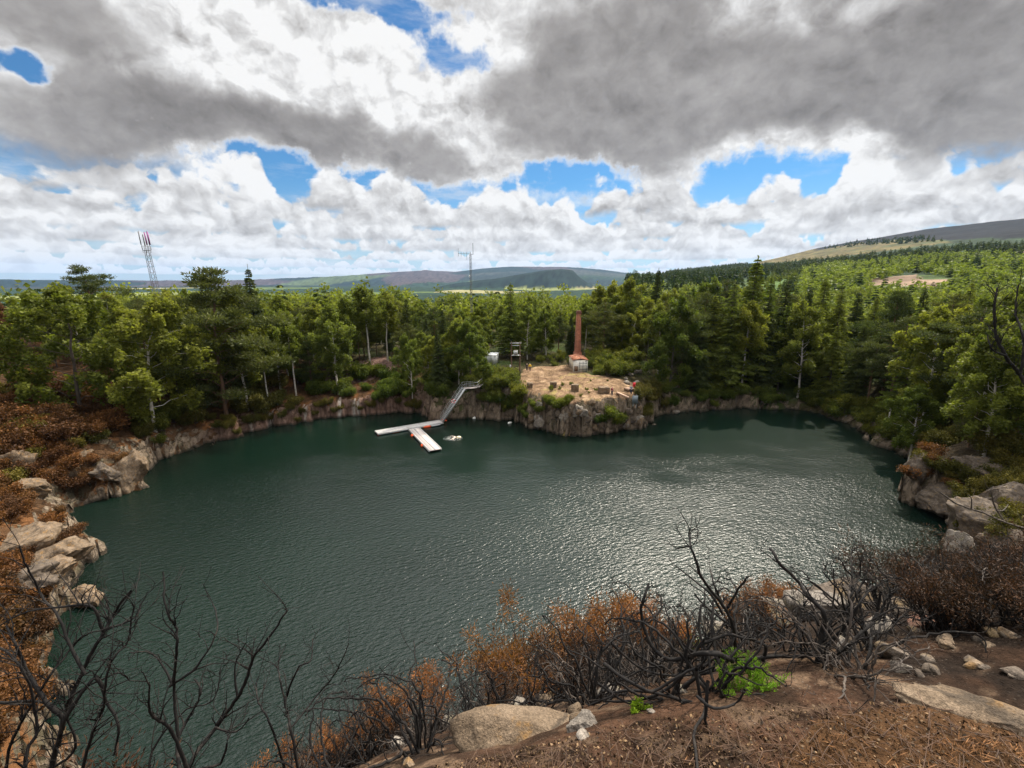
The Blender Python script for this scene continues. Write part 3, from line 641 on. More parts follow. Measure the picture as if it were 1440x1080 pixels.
def plant(kind, x, y, h, label=None, yaw=None, var=None, z=None, sx=1.0):
    pr = PROTO[kind]; tm, km = pr[(var if var is not None else int(_rng.integers(0, 99))) % len(pr)]
    nm, cat = NAME[kind]
    o = bpy.data.objects.new(nm, None); COL.objects.link(o); o.empty_display_size = .5
    zz = z if z is not None else ground_z(x, y)
    s = h/PH[kind]; o.location = (x, y, zz-.05*h*0); o.scale = (s*sx, s*sx, s); o.rotation_euler = (0, 0, yaw if yaw is not None else _rng.random()*6.28)
    o['category'] = cat
    link(tm.name, tm, o); link(km.name, km, o)
    PLANTS.append((o, kind, label, h)); return o
def at_uy(u, y, z=8.0):
    dep = y*CP-(z-CAMZ)*SP
    return (u-720)/F_*dep
# key trees: kind, picture column, distance, treetop row, variant, width, label
KEY = [
 ('broad', 105, 62, 404, 0, 1.15, 'rounded dark broadleaf tree with sunlit bright crown above burnt left slope'),
 ('wide_pine', 146, 84, 372, 1, 1.0, 'dark pine against the sky, just left of the lattice mast'),
 ('birch', 205, 66, 420, 3, 1.15, 'spreading drooping birch with pale forked trunk beneath the lattice mast'),
 ('wide_pine', 312, 76, 374, 0, 1.0, 'huge layered dark pine, the widest tree left of the pond'),
 ('spruce', 366, 92, 374, 0, .9, 'pointed dark spruce standing against the sky right of the huge pine'),
 ('birch', 404, 92, 418, 2, .9, 'slim yellowish birch with crooked white stem right of the pointed spruce'),
 ('birch', 445, 98, 428, 1, 1.1, 'full green birch over the straight pink quarry face'),
 ('wide_pine', 436, 90, 470, 1, .85, 'low bushy pine beside the pink quarry face'),
 ('tall_birch', 492, 99, 420, 0, 1, 'birch with twin white stems over bare pink earth'),
 ('tall_birch', 520, 101, 404, 1, 1.1, 'tallest of the white stemmed birches above the quarry face'),
 ('tall_birch', 545, 104, 412, 0, 1, 'white stemmed birch at right end of the bare earth'),
 ('birch', 578, 89, 470, 3, .8, 'small pale green birch leaning at water edge, left of the stairs'),
 ('pine', 612, 110, 432, 1, 1.0, 'dull brownish green pine behind the small pale birch'),
 ('birch', 650, 93, 448, 1, .95, 'birch directly behind the top of the stairs'),
 ('birch', 672, 99, 452, 0, .8, 'round topped birch left of the grey cabin'),
 ('larch', 718, 113, 398, 1, 1.1, 'tall feathery light green larch behind the twin pole transformer'),
 ('broad', 768, 119, 430, 1, .85, 'dark broadleaf tree left of the brick chimney'),
 ('birch', 838, 124, 404, 0, 1, 'bright birch just right of the brick chimney'),
 ('birch', 868, 120, 398, 1, 1.05, 'tall bright birch behind the sunlit scrub'),
 ('spruce', 919, 136, 378, 1, .95, 'narrow dark spruce poking above bright birches'),
 ('birch', 890, 116, 392, 3, .95, 'broad bright birch left of the narrow dark spruce'),
 ('birch', 926, 97, 430, 0, .95, 'pale green birch standing in front of the forest behind the rubble'),
 ('pine', 957, 93, 412, 1, .85, 'grey green pine with drooping lower branches by the rubble'),
 ('birch', 986, 116, 394, 1, 1, 'birch with yellow green top right of the grey pine'),
 ('larch', 1050, 98, 362, 0, 1.3, 'tallest larch on the far bank, top above the horizon'),
 ('larch', 1022, 95, 396, 1, 1.15, 'drooping larch at the water left of the tallest larch'),
 ('spruce', 1092, 101, 396, 2, 1.2, 'dark spruce with bare lower stem right of the tallest larch'),
 ('larch', 1146, 100, 390, 0, 1.1, 'slender light larch apart from the others on the right bank'),
 ('pine', 1115, 99, 432, 0, .9, 'leaning pine with pale bare trunk on the right far shore'),
 ('birch', 1207, 92, 482, 3, .9, 'low light green birch near the right shoreline'),
 ('pine', 1178, 98, 470, 1, .85, 'short dark pine left of the low light birch'),
 ('wide_pine', 1250, 84, 408, 0, .85, 'large dark pine on right bank in front of the scree'),
 ('wide_pine', 1318, 76, 412, 1, .85, 'large dark pine on right bank, nearer the frame edge'),
 ('birch', 1385, 57, 440, 3, 1.0, 'near yellow green birch on the right bank above the rock buttress'),
 ('broad', 1432, 60, 385, 1, .9, 'tall dark broadleaf tree at the right frame edge'),
 ('birch', 1300, 73, 520, 1, 1.0, 'low birch overhanging the dark inlet on the right bank'),
 ('broad', 1345, 62, 520, 0, .75, 'low dark broadleaf tree over the right rock buttress'),
 ('rusty', 12, 76, 424, 0, 1.0, 'reddish brown scorched tree at the left frame edge'),
 ('larch', 1072, 106, 388, 1, .9, 'light larch close behind the tallest larch, a little right of it'),
 ('spruce', 1000, 108, 398, 0, .95, 'dark spruce left of the drooping larch on the far bank'),
 ('larch', 968, 112, 402, 0, .95, 'light larch behind the grey green pine'),
 ('spruce', 1128, 114, 404, 1, 1.0, 'dark spruce spire between the slender larch and the tallest larch'),
 ('larch', 1168, 108, 412, 1, 1.0, 'broad light larch right of the slender larch'),
 ('larch', 1222, 98, 418, 0, 1.0, 'light larch above the low light birch at right'),
 ('spruce', 1286, 92, 404, 1, 1.0, 'dark pointed spruce between the two large right bank pines'),
 ('larch', 1345, 84, 396, 1, 1.0, 'tall light larch right of the large right bank pines'),
 ('spruce', 945, 118, 396, 0, .95, 'dark spruce behind the pale birch and grey green pine'),
 ('birch', 1398, 47, 470, 1, 1.1, 'near leafy birch hanging over the right crags'),
 ('larch', 1425, 62, 374, 0, 1.0, 'tallest larch at the right frame edge'),
 ('wide_pine', 1440, 50, 420, 0, 1.0, 'near bushy pine at the right frame edge'),
 ('pine', 1360, 62, 432, 1, 1.0, 'dark pine left of the near birch on the right bank'),
 ('spruce', 1322, 68, 470, 1, 1.1, 'shorter dark spruce over the right crags'),
 ('birch', 1300, 62, 545, 0, 1.1, 'small birch just above the long dark slab'),
 ('wide_pine', 1375, 50, 530, 1, .9, 'low bushy pine on top of the right crags'),
 ('broad', 1475, 44, 430, 0, 1.0, 'dark leafy tree cut by the right frame edge'),
 ('spruce', 976, 97, 424, 0, 1.1, 'dark spruce at the water, second left of the drooping larch'),
 ('larch', 998, 96, 414, 0, 1.1, 'feathery larch at the water just left of the drooping larch'),
 ('spruce', 1072, 97, 420, 1, 1.2, 'dark spruce at the water right of the tallest larch'),
 ('spruce', 1122, 98, 416, 0, 1.15, 'dark spruce at the water left of the slender larch'),
 ('larch', 1172, 97, 404, 1, 1.15, 'feathery larch at the water right of the slender larch'),
 ('spruce', 1196, 101, 408, 0, 1.1, 'dark spruce behind the low light birch at right'),
 ('spruce', 1262, 88, 412, 2, 1.1, 'dark spruce just right of the large dark pine below the scree'),
 ('larch', 752, 122, 420, 1, .95, 'feathery larch between the transformer and the brick chimney'),
]
for kind, u, y, vt, var, sx, lab in KEY:
    x = at_uy(u, y, 9 if abs(u-720) < 450 else 12); zt = float(PY(u, vt, y)[2]); z = ground_z(x, y)
    plant(kind, x, y, max(3, zt-z), lab, var=var, sx=sx)
# the forest round the quarry
def in_clear(x, y):
    for poly, m in ((POND, 2.5), (PLAT, 2.0)):
        if inpoly(np.array([x]), np.array([y]), poly)[0] or polydist(np.array([x]), np.array([y]), poly)[0] < m: return True
    u, v = proj(np.array([x]), np.array([y]), np.array([7.5])); u, v = u[0], v[0]
    if 676 < u < 845 and y < 109: return True
    if 788 < u < 836 and y < 114: return True         # cabin, poles, shed and chimney stay in view
    if 845 < u < 910 and y < 108: return True
    if 480 < u < 560 and y < 100: return True
    return False
got = [(o.location.x, o.location.y) for o, *_ in PLANTS]
def tops(u):    # treetop row the forest edge reaches
    return float(np.interp(u, [-60, 40, 120, 200, 300, 380, 460, 560, 620, 700, 800, 900, 1000, 1060, 1120, 1180, 1280, 1400, 1500], [412, 425, 412, 408, 400, 416, 420, 414, 436, 428, 426, 404, 394, 390, 412, 428, 420, 404, 392]))
rng = rs(99); tries = 0; nfor = 0
while nfor < 330 and tries < 20000:
    tries += 1
    th = math.radians(rng.uniform(-54, 54)); r = math.sqrt(rng.uniform(66**2, 150**2)); x, y = r*math.sin(th), r*math.cos(th)
    if y < 58 or (x < -30 and y < 74 and x > -84) or in_clear(x, y): continue
    sp = 3.4 if r < 120 else 4.4
    if min((x-a)**2+(y-b)**2 for a, b in got) < sp*sp: continue
    u = float(proj(np.array([x]), np.array([y]), np.array([9.]))[0][0])
    if u < -60 or u > 1500: continue
    w = {'birch': 5, 'tall_birch': 2, 'pine': 2, 'spruce': 2, 'larch': 1, 'broad': 1.5}
    if u > 940: w = {'birch': 2.5, 'tall_birch': .5, 'pine': 3, 'spruce': 3, 'larch': 3, 'broad': .8}
    if u < 340: w = {'birch': 3, 'tall_birch': 1, 'pine': 3, 'spruce': 1.5, 'larch': .3, 'broad': 3}
    kind = rng.choice(list(w), p=np.array(list(w.values()))/sum(w.values()))
    z = ground_z(x, y); zt = float(PY(u, tops(u)+abs(rng.normal())*16, y)[2]); h = min(max(zt-z, 5), 21)*(rng.uniform(.72, 1.0) if r < 110 else rng.uniform(.85, 1.03))
    plant(kind, x, y, h, None); got.append((x, y)); nfor += 1
# ------------------------------------------------------------------ far woods that read as one mass
def low_tree(kind, seed):
    rng = rs(seed); g = Geo()
    if kind == 'con':
        for k in range(9):
            t = k/9; n = 6
            a = rng.random(n)*6.28; L = .20*(1-t)+.03; c = np.stack([np.cos(a)*L*.55, np.sin(a)*L*.55, np.full(n, .08+.88*t)-L*.2], 1)
            g.quads(c, L*1.25+.03, rng, .55, np.stack([np.cos(a), np.sin(a), np.full(n, -.5)], 1), .5, np.clip(.35+.2*rng.normal(size=n), 0, 1))
    else:
        fine = kind == 'fin'
        for k in range(30 if fine else 13):
            c = rng.normal(size=3)*np.array([.2, .2, .19])+np.array([0, 0, .58]); n = 16 if fine else 7; o = rng.normal(size=(n, 3)); o /= np.linalg.norm(o, axis=1)[:, None]
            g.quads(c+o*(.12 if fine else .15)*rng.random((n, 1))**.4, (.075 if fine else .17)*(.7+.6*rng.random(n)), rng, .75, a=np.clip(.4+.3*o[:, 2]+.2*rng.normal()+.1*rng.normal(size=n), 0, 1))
    return np.concatenate(g.V), np.concatenate(g.F), np.concatenate(g.A)
LOW = {k: [low_tree(k, i+200) for i in range(5)] for k in ('con', 'bro', 'fin')}
def wood(name, kind, xs, ys, hs, mat, label, sx=1.0):
    rng = rs(len(xs)); zs = ground_zs(xs, ys); Vs, Fs, As = [], [], []; n = 0
    for x, y, z, h in zip(xs, ys, zs, hs):
        V, F, A = LOW[kind][int(rng.integers(0, 5))]; a = rng.random()*6.28; c, s = math.cos(a)*h*sx, math.sin(a)*h*sx
        W = np.empty_like(V); W[:, 0] = V[:, 0]*c-V[:, 1]*s+x; W[:, 1] = V[:, 0]*s+V[:, 1]*c+y; W[:, 2] = V[:, 2]*h+z-.2
        Vs.append(W); Fs.append(F+n); As.append(np.clip(A+rng.normal()*.18, 0, 1)); n += len(V)
    me = np_mesh(name, np.concatenate(Vs), np.concatenate(Fs), [M[mat]]); A = np.concatenate(As); add_col(me, 'tone', np.stack([A, A, A], 1))
    link(name, me, kind='stuff', label=label, category='woodland')
def scatter(n, r0, r1, a0, a1, seed, keep=None):
    rng = rs(seed); th = np.radians(rng.uniform(a0, a1, n)); r = np.sqrt(rng.uniform(r0*r0, r1*r1, n)); x, y = r*np.sin(th), r*np.cos(th)
    if keep is not None:
        u, v = proj(x, y, ground_zs(x, y)); k = keep(u, v, r, th); x, y = x[k], y[k]
    return x, y
rg = rs(55)
x, y = scatter(1500, 146, 330, -56, 56, 1); hs = np.clip(rg.normal(12.5, 2., len(x)), 8, 18)-sst(np.hypot(x, y), 180, 330)*2
k = rg.random(len(x)) < .60
hl = np.where(np.arctan2(x, y) > .42, .72, 1.)
wood('birch_wood', 'fin', x[k], y[k], (hs*hl)[k], 'birch_leaf', 'light green birch wood stretching away behind the quarry trees', 1.0)
wood('conifer_wood', 'con', x[~k], y[~k], (hs*hl*1.1)[~k], 'spruce_needle', 'dark conifers mixed through the wood behind the quarry trees', 1.1)
x, y = scatter(2600, 330, 1150, -56, 26, 2, lambda u, v, r, th: fbm(r*np.sin(th)/160, r*np.cos(th)/220, 2, 3) > -.08)
wood('plain_wood', 'con', x, y, np.clip(rg.normal(13, 2, len(x)), 8, 18), 'spruce_needle', 'spruce plantation on the plain beyond the quarry wood', 1.3)
def scree_free(u, v): return ~in_px(u, v, [(1215, 398), (1240, 391), (1288, 383), (1342, 391), (1350, 399), (1325, 407), (1285, 412), (1230, 405)])
x, y = scatter(7500, 200, 900, 22, 58, 4, lambda u, v, r, th: (v > 360+(u < 1230)*12) & (u > 1130) & scree_free(u, v) & (fbm(r*np.sin(th)/45, r*np.cos(th)/45, 3, 6) > -.14))
wood('hillside_scrub', 'bro', x, y, np.clip(rg.normal(5.2, 1.3, len(x)), 2.5, 8), 'hill_leaf', 'bright birch scrub dotted over the hillside round the scree', 1.5)
x, y = scatter(520, 170, 900, 20, 58, 8, lambda u, v, r, th: (v > 352) & scree_free(u, v))
wood('dark_conifers', 'con', x, y, np.clip(rg.normal(9, 2, len(x)), 5, 14), 'spruce_needle', 'dark conifers sprinkled among the bright hillside scrub', 1.3)
x, y = scatter(3200, 240, 900, 22, 58, 5, lambda u, v, r, th: in_px(u, v, [(1065, 402), (1090, 384), (1180, 372), (1260, 366), (1200, 388), (1150, 430), (1060, 440)]))
wood('young_plantation', 'con', x, y, np.clip(rg.normal(5.5, .9, len(x)), 3, 8), 'larch_needle', 'rows of young bright green conifers on the hillside', 1.5)
x, y = scatter(6000, 500, 2500, 14, 58, 6, lambda u, v, r, th: in_px(u, v, [(930, 394), (940, 378), (1035, 366), (1060, 376), (1190, 364), (1330, 351), (1440, 344), (1600, 340), (1600, 350), (1440, 356), (1300, 365), (1190, 376), (1060, 390)]) | (in_px(u, v, [(1140, 352), (1190, 338), (1300, 334), (1330, 340), (1240, 344)]) & (rg.random(len(u)) < .35)) | (in_px(u, v, [(1230, 392), (1400, 352), (1600, 340), (1600, 375)]) & (rg.random(len(u)) < .25)))
wood('hill_plantation', 'con', x, y, np.clip(rg.normal(13, 2, len(x)), 9, 18), 'spruce_needle', 'dark spruce plantations banding the long hill', 1.4)
# ------------------------------------------------------------------ built things on the far bank
def box(g, c, s, yaw=0., a=.5, taper=1., M3=None):
    x, y, z = np.array(s)/2
    V = np.array([(-x, -y, -z), (x, -y, -z), (x, y, -z), (-x, y, -z), (-x*taper, -y*taper, z), (x*taper, -y*taper, z), (x*taper, y*taper, z), (-x*taper, y*taper, z)])
    if M3 is not None: V = V @ np.asarray(M3).T
    elif yaw:
        co, si = math.cos(yaw), math.sin(yaw); V = V @ np.array([[co, si, 0], [-si, co, 0], [0, 0, 1]])
    g.add(V+np.array(c), [(0, 3, 2, 1), (4, 5, 6, 7), (0, 1, 5, 4), (1, 2, 6, 5), (2, 3, 7, 6), (3, 0, 4, 7)], a)
def bar(g, p, q, r, sides=6): g.tube(np.array([p, (np.array(p)+np.array(q))/2, q], float), [r, r, r], sides)
def beam(g, p, q, w, h):
    p, q = np.array(p, float), np.array(q, float); d = q-p; L = np.linalg.norm(d); d /= L
    s = np.cross(d, (0, 0, 1)); s /= np.linalg.norm(s)+1e-9; n = np.cross(s, d)
    box(g, (p+q)/2, (L, w, h), M3=np.stack([d, s, n], 1))
def thing(name, label, cat, loc=(0, 0, 0), yaw=0, group=None):
    o = bpy.data.objects.new(name, None); COL.objects.link(o); o.empty_display_size = .5
    o.location = loc; o.rotation_euler = (0, 0, yaw); o['label'] = label; o['category'] = cat
    if group: o['group'] = group
    return o
def part(name, g, mat, parent, smooth=False, **kw):
    ms = mat if isinstance(mat, list) else [mat]
    return link(name, g.mesh(name, ms, smooth), parent, **kw)
def plain(name, col, rough=.7, metal=0., var=.25, scale=6., bmp=.0, stain=None, zs=1.):
    m, N, b = material(name); tc = N.n('ShaderNodeTexCoord'); p = N.vm('MULTIPLY', S(N, tc.outputs['Object']), (1, 1, zs))
    n = N.noise(p, scale, 6, .65); k = N.lin(n, .3, .7, 1-var, 1+var); c = N.mix(1.0, (*col, 1), N.xyz(k, k, k), 'MULTIPLY')
    if stain: c = N.mix(N.ss(N.noise(N.vm('ADD', p, (3, 1, 7)), scale*.45, 5, .65), stain[1], stain[1]+.12), c, stain[0])
    N.link(c.o, b.inputs['Base Color']); b.inputs['Roughness'].default_value = rough; b.inputs['Metallic'].default_value = metal
    if bmp: bump(N, b, n, bmp)
    return m
M['rust_roof'] = plain('rusty sheet', (.30, .105, .045), .85, var=.4, scale=3, bmp=.02, stain=((.42, .27, .19), .55))
M['white_paint'] = plain('weathered white paint', (.66, .64, .58), .75, var=.15, scale=4, stain=((.30, .22, .15), .60))
M['cream_wall'] = plain('stained cream wall', (.46, .40, .31), .8, var=.25, scale=3, stain=((.24, .17, .11), .55))
M['black_steel'] = plain('black steel', (.02, .02, .022), .6)
M['brown_board'] = plain('brown board', (.16, .10, .06), .85, scale=8)
M['grey_steel'] = plain('grey painted steel', (.46, .47, .45), .6, var=.1, scale=2, stain=((.33, .33, .31), .6))
M['zinc'] = plain('galvanised steel', (.42, .43, .43), .45, .5, var=.15)
M['roof_pale'] = plain('pale roof sheet', (.62, .63, .61), .5)
M['pole_wood'] = plain('creosoted pole', (.13, .075, .048), .9, scale=5, zs=.2)
M['deck'] = plain('weathered deck boards', (.47, .41, .38), .8, var=.2, scale=5)
M['deck_white'] = plain('pale grip decking', (.42, .40, .385), .7, var=.25, scale=2.5, stain=((.26, .235, .21), .58))
M['orange_float'] = plain('orange plastic', (.75, .10, .02), .45, var=.1)
M['red_paint'] = plain('red paint', (.68, .022, .035), .5, var=.1)
M['white_plastic'] = plain('white plastic', (.80, .79, .75), .45, var=.06)
M['cream_plastic'] = plain('cream plastic', (.80, .70, .50), .45, var=.06)
M['granite'] = None
M['mast_steel'] = plain('dull mast steel', (.13, .13, .14), .6, .3, var=.15)
M['panel'] = plain('blue grey sheet', (.16, .19, .21), .5, .2, var=.1)
M['magenta'] = plain('mauve aerial cover', (.30, .10, .26), .5, var=.05)
M['timber'] = plain('pinkish sawn timber', (.46, .30, .21), .8, scale=5)
def brick_mat():
    m, N, b = material('red brick'); tc = N.n('ShaderNodeTexCoord'); x, y, z = N.sep(S(N, tc.outputs['Object']))
    br = N.n('ShaderNodeTexBrick'); N.put(br.inputs['Vector'], N.xyz(x+y, z, 0.)); br.inputs['Scale'].default_value = 1.
    br.inputs['Brick Width'].default_value = .23; br.inputs['Row Height'].default_value = .078; br.inputs['Mortar Size'].default_value = .008
    br.inputs['Color1'].default_value = (.62, .21, .11, 1); br.inputs['Color2'].default_value = (.50, .16, .085, 1); br.inputs['Mortar'].default_value = (.30, .22, .17, 1)
    n = N.noise(S(N, tc.outputs['Object']), 1.1, 6, .65); k = N.lin(n, .3, .7, .6, 1.35)
    c = N.mix(1.0, S(N, br.outputs[0]), N.xyz(k, k, k), 'MULTIPLY'); c = N.mix(N.ss(z+n*3., 11.4, 12.6)*.75, c, (.030, .024, .020))
    N.link(c.o, b.inputs['Base Color']); b.inputs['Roughness'].default_value = .9; bump(N, b, br.outputs[1], .01); return m
M['brick'] = brick_mat()
def build_chimney():
    y = 112.; x = at_uy(812, y, 8); z = ground_z(x, y); H = float(PY(815, 437, y)[2])-z
    t = thing('brick_chimney', 'tall tapering red brick chimney rising behind the white shed', 'chimney', (x, y, z), .12)
    g = Geo(); box(g, (0, 0, .45), (1.75, 1.75, 1.3)); box(g, (0, 0, 1.16), (1.62, 1.62, .12)); part('plinth', g, M['brick'], t)
    g = Geo(); zz = np.linspace(1.2, H-.7, 12); g.tube(np.stack([0*zz, 0*zz, zz], 1), np.linspace(.98, .66, 12), 4); g.V[0] = g.V[0] @ np.array([[math.cos(.785), math.sin(.785), 0], [-math.sin(.785), math.cos(.785), 0], [0, 0, 1]])
    part('shaft', g, M['brick'], t)
    g = Geo(); box(g, (0, 0, H-.62), (1.04, 1.04, .16)); box(g, (0, 0, H-.45), (1.16, 1.16, .17)); box(g, (0, 0, H-.18), (1.02, 1.02, .36)); part('cap', g, M['brick'], t)
build_chimney()
def build_shed():
    p = P(816, 523, 6.9); x, y = p[0], p[1]; z = ground_z(x, y+3)-.05
    t = thing('metal_shed', 'small white shed with rusty orange roof in front of the brick chimney', 'shed', (x, y, z), .03)
    w, d, h = 3.1, 5.8, 2.45
    g = Geo(); box(g, (0, .04, h/2-.2), (w, .08, h+.4)); box(g, (w/2-.04, d/2, h/2-.2), (.08, d-.16, h+.4)); box(g, (0, d-.04, h/2-.2), (w, .08, h+.4))
    g.add([(-w/2, -.001, h), (w/2, -.001, h), (0, -.001, h+.42)], [(0, 1, 2, 2)]) if False else None
    part('front_wall', g, M['white_paint'], t)
    g = Geo(); box(g, (-w/2+.04, d/2, h/2-.2), (.08, d-.16, h+.4)); part('side_wall', g, M['cream_wall'], t)
    g = Geo()
    for s in (-1, 1):
        q0, q1 = np.array([s*(w/2+.14), d/2, h+.02]), np.array([0, d/2, h+.30]); dr = q1-q0; L = np.linalg.norm(dr); dr /= L; nn = np.cross(dr, (0, 1, 0)); nn *= np.sign(nn[2])
        box(g, (q0+q1)/2+nn*.03, (L+.02, d+.34, .05), M3=np.stack([dr, (0, 1, 0), nn], 1))
        for k in range(9):
            yy = -.1+k*.76; beam(g, q0+nn*.075+[0, yy-d/2, 0], q1+nn*.075+[0, yy-d/2, 0], .05, .035)
    rf = part('roof', g, M['rust_roof'], t)
    g = Geo(); V = [(-w/2, -.003, h+.2), (w/2, -.003, h+.2), (0, -.003, h+.42), (-w/2, .077, h+.2), (w/2, .077, h+.2), (0, .077, h+.42)]
    g.add(V, [(0, 1, 2, 2), (3, 5, 4, 4)]); 
    g = Geo(); box(g, (.55, -.03, 1.08), (1.7, .06, 2.1)); dr = part('door', g, M['white_paint'], t)
    g = Geo()
    for zz in (.45, 1.25, 1.72): box(g, (.55, -.075, zz), (1.72, .03, .07))
    for xx in (-.28, .52, 1.36): box(g, (xx, -.11, 1.08), (.06, .03, 2.1))
    part('hinge_bar', g, M['black_steel'], dr)
    g = Geo(); box(g, (.40, -.14, 1.02), (.06, .05, .22)); part('handle', g, M['zinc'], dr)
    g = Geo(); box(g, (-.95, -.04, .62), (.8, .06, 1.1)); part('loose_board', g, M['brown_board'], t)
build_shed()
def build_cabin():
    y = 104.; x = at_uy(688.5, y, 7.2); z = ground_z(x, y)-.1
    t = thing('site_cabin', 'plain pale grey cabin half hidden behind bushes left of the transformer', 'cabin', (x, y, z), -.12)
    w, d, h = 3.0, 4.2, float(PY(690, 500, y)[2])-z
    g = Geo(); box(g, (0, d/2, h/2), (w, d, h)); 
    for k in range(12): box(g, (-w/2+.13+k*.25, -.012, h/2), (.09, .024, h-.1))
    for k in range(16): box(g, (-w/2-.012, .15+k*.26, h/2), (.024, .09, h-.1))
    part('wall', g, M['grey_steel'], t)
    g = Geo(); box(g, (0, d/2, h+.05), (w+.16, d+.16, .1)); box(g, (0, d/2, h+.12), (w-.2, d-.2, .04)); part('roof', g, M['roof_pale'], t)
    g = Geo(); box(g, (.7, -.04, 1.1), (.95, .05, 2.1)); dr = part('door', g, M['grey_steel'], t)
    g = Geo(); box(g, (.36, -.085, 1.05), (.05, .04, .2)); part('handle', g, M['black_steel'], dr)
build_cabin()
def build_transformer():
    p = P(731, 528, 6.9); x, y = p[0], p[1]; z = ground_z(x, y); H = float(PY(731, 482, y)[2])-z
    t = thing('transformer_poles', 'pair of brown wooden poles carrying a grey transformer between them', 'electricity pole', (x, y, z), .05)
    for s in (0, -1.75):
        g = Geo(); g.tube(np.array([(s, 0, -.8), (s, 0, H*.5), (s, 0, H)]), [.15, .13, .11], 10); pl = part('pole', g, M['pole_wood'], t, True)
        if s == 0:
            g = Geo(); g.tube(np.array([(s, 0, .0), (s, 0, .6), (s, 0, 1.3)]), [.162, .16, .158], 10); part('guard', g, M['black_steel'], pl)
    g = Geo(); box(g, (-.87, 0, H-.08), (2.3, .14, .16)); box(g, (-.87, 0, H-.55), (1.9, .1, .1)); part('crossarm', g, M['zinc'], t)
    for k in (-1.75, -.87, 0.):
        g = Geo(); g.tube(np.array([(k, 0, H), (k, 0, H+.12), (k, 0, H+.25), (k, 0, H+.3)]), [.05, .09, .07, .02], 8); part('insulator', g, M['brown_board'], t)
    g = Geo(); box(g, (-.87, 0, H*.63), (1.9, .7, .1)); part('platform', g, M['zinc'], t)
    g = Geo(); box(g, (-.87, 0, H*.63+.5), (.85, .6, .88))
    for k in range(5): box(g, (-1.2+k*.165, -.36, H*.63+.5), (.05, .12, .7))
    tr = part('transformer', g, M['grey_steel'], t)
    g = Geo()
    for k in (-1.1, -.87, -.64): g.tube(np.array([(k, 0, H*.63+.94), (k, 0, H*.63+1.1), (k, 0, H*.63+1.25)]), [.06, .08, .03], 8)
    part('bushing', g, M['brown_board'], tr)
    g = Geo(); box(g, (-1.95, 0, 2.0), (.3, .4, .7)); part('switch_box', g, M['grey_steel'], t)
build_transformer()
def lattice(g, H, w0, w1, n, r, legs=4):
    cs = [(1, 1), (-1, 1), (-1, -1), (1, -1)] if legs == 4 else [(0, 1.15), (-1, -.58), (1, -.58)]; m = len(cs)
    for i in range(n):
        z0, z1 = H*i/n, H*(i+1)/n; a, b = (w0+(w1-w0)*i/n)/2, (w0+(w1-w0)*(i+1)/n)/2
        for k in range(m):
            c, e = cs[k], cs[(k+1) % m]
            bar(g, (c[0]*a, c[1]*a, z0), (c[0]*b, c[1]*b, z1), r, 4); bar(g, (c[0]*a, c[1]*a, z0), (e[0]*b, e[1]*b, z1), r*.6, 3); bar(g, (c[0]*b, c[1]*b, z1), (e[0]*b, e[1]*b, z1), r*.6, 3)
def build_masts():
    y = 118.; x = at_uy(235, y, 12); z = ground_z(x, y); H = float(PY(214, 352, y)[2])-z
    t = thing('lattice_mast', 'tall lattice mast with mauve panel aerials rising over the left trees', 'mast', (x, y, z), .3); t.rotation_euler = (0, -.05, .3)
    g = Geo(); lattice(g, H, 1.5, .85, 18, .05); part('tower', g, M['mast_steel'], t)
    g = Geo(); box(g, (0, 0, H+.06), (1.2, 1.2, .1))
    for c in ((.7, .7), (-.7, .7), (-.7, -.7), (.7, -.7)): bar(g, (c[0], c[1], H), (c[0], c[1], H+1.0), .04, 4)
    for zz in (.55, 1.0):
        for c, e in (((.7, .7), (-.7, .7)), ((-.7, .7), (-.7, -.7)), ((-.7, -.7), (.7, -.7)), ((.7, -.7), (.7, .7))): bar(g, (c[0], c[1], H+zz), (e[0], e[1], H+zz), .03, 4)
    part('headframe', g, M['mast_steel'], t)
    for ox, oy, hh, mt in ((.75, .1, 4.6, 'magenta'), (.45, -.55, 4.4, 'magenta'), (-.75, -.4, 4.6, 'mast_steel'), (-.4, .6, 3.9, 'mast_steel')):
        g = Geo(); bar(g, (ox, oy, H-.6), (ox, oy, H+hh), .05, 5); bar(g, (ox*.4, oy*.4, H), (ox, oy, H), .04, 4); pm = part('aerial_pole', g, M['mast_steel'], t)
        g = Geo(); box(g, (ox*1.1, oy*1.1, H+hh*.62), (.34 if mt == 'magenta' else .14, .22, hh*.68), math.atan2(oy, ox)); part('panel_aerial', g, M[mt], pm)
    y = 128.; x = at_uy(664, y, 8); z = ground_z(x, y); H = float(PY(664, 358, y)[2])-z
    t = thing('radio_mast', 'very slender lattice radio mast with whip aerials, in the middle of the wood', 'mast', (x, y, z), .2)
    g = Geo(); lattice(g, H, .62, .5, 26, .04, 3); part('tower', g, M['mast_steel'], t)
    g = Geo(); bar(g, (0, 0, H-.1), (0, 0, H+.7), .06); bar(g, (0, 0, H+.1), (.75, 0, H+.1), .05); bar(g, (.72, 0, H), (.72, 0, H+3.0), .06); part('whip_aerial', g, M['black_steel'], t)
    g = Geo(); bar(g, (0, 0, H+.2), (-3.4, 0, H+.2), .05)
    for k in range(4): bar(g, (-1.0-k*.75, 0, H-.5-(.9 if k == 0 else 0)), (-1.0-k*.75, 0, H+.7+(.9 if k == 3 else 0)), .04, 5)
    part('beam_aerial', g, M['mast_steel'], t)
    g = Geo(); an = np.linspace(0, 1, 6)
    g.tube(np.stack([-.3-.25*an, 0*an-.25, 0*an+H*.77], 1), .34*np.sqrt(np.clip(1-an**2, .0, 1))+.01, 10); part('dish_aerial', g, M['white_plastic'], t)
build_masts()

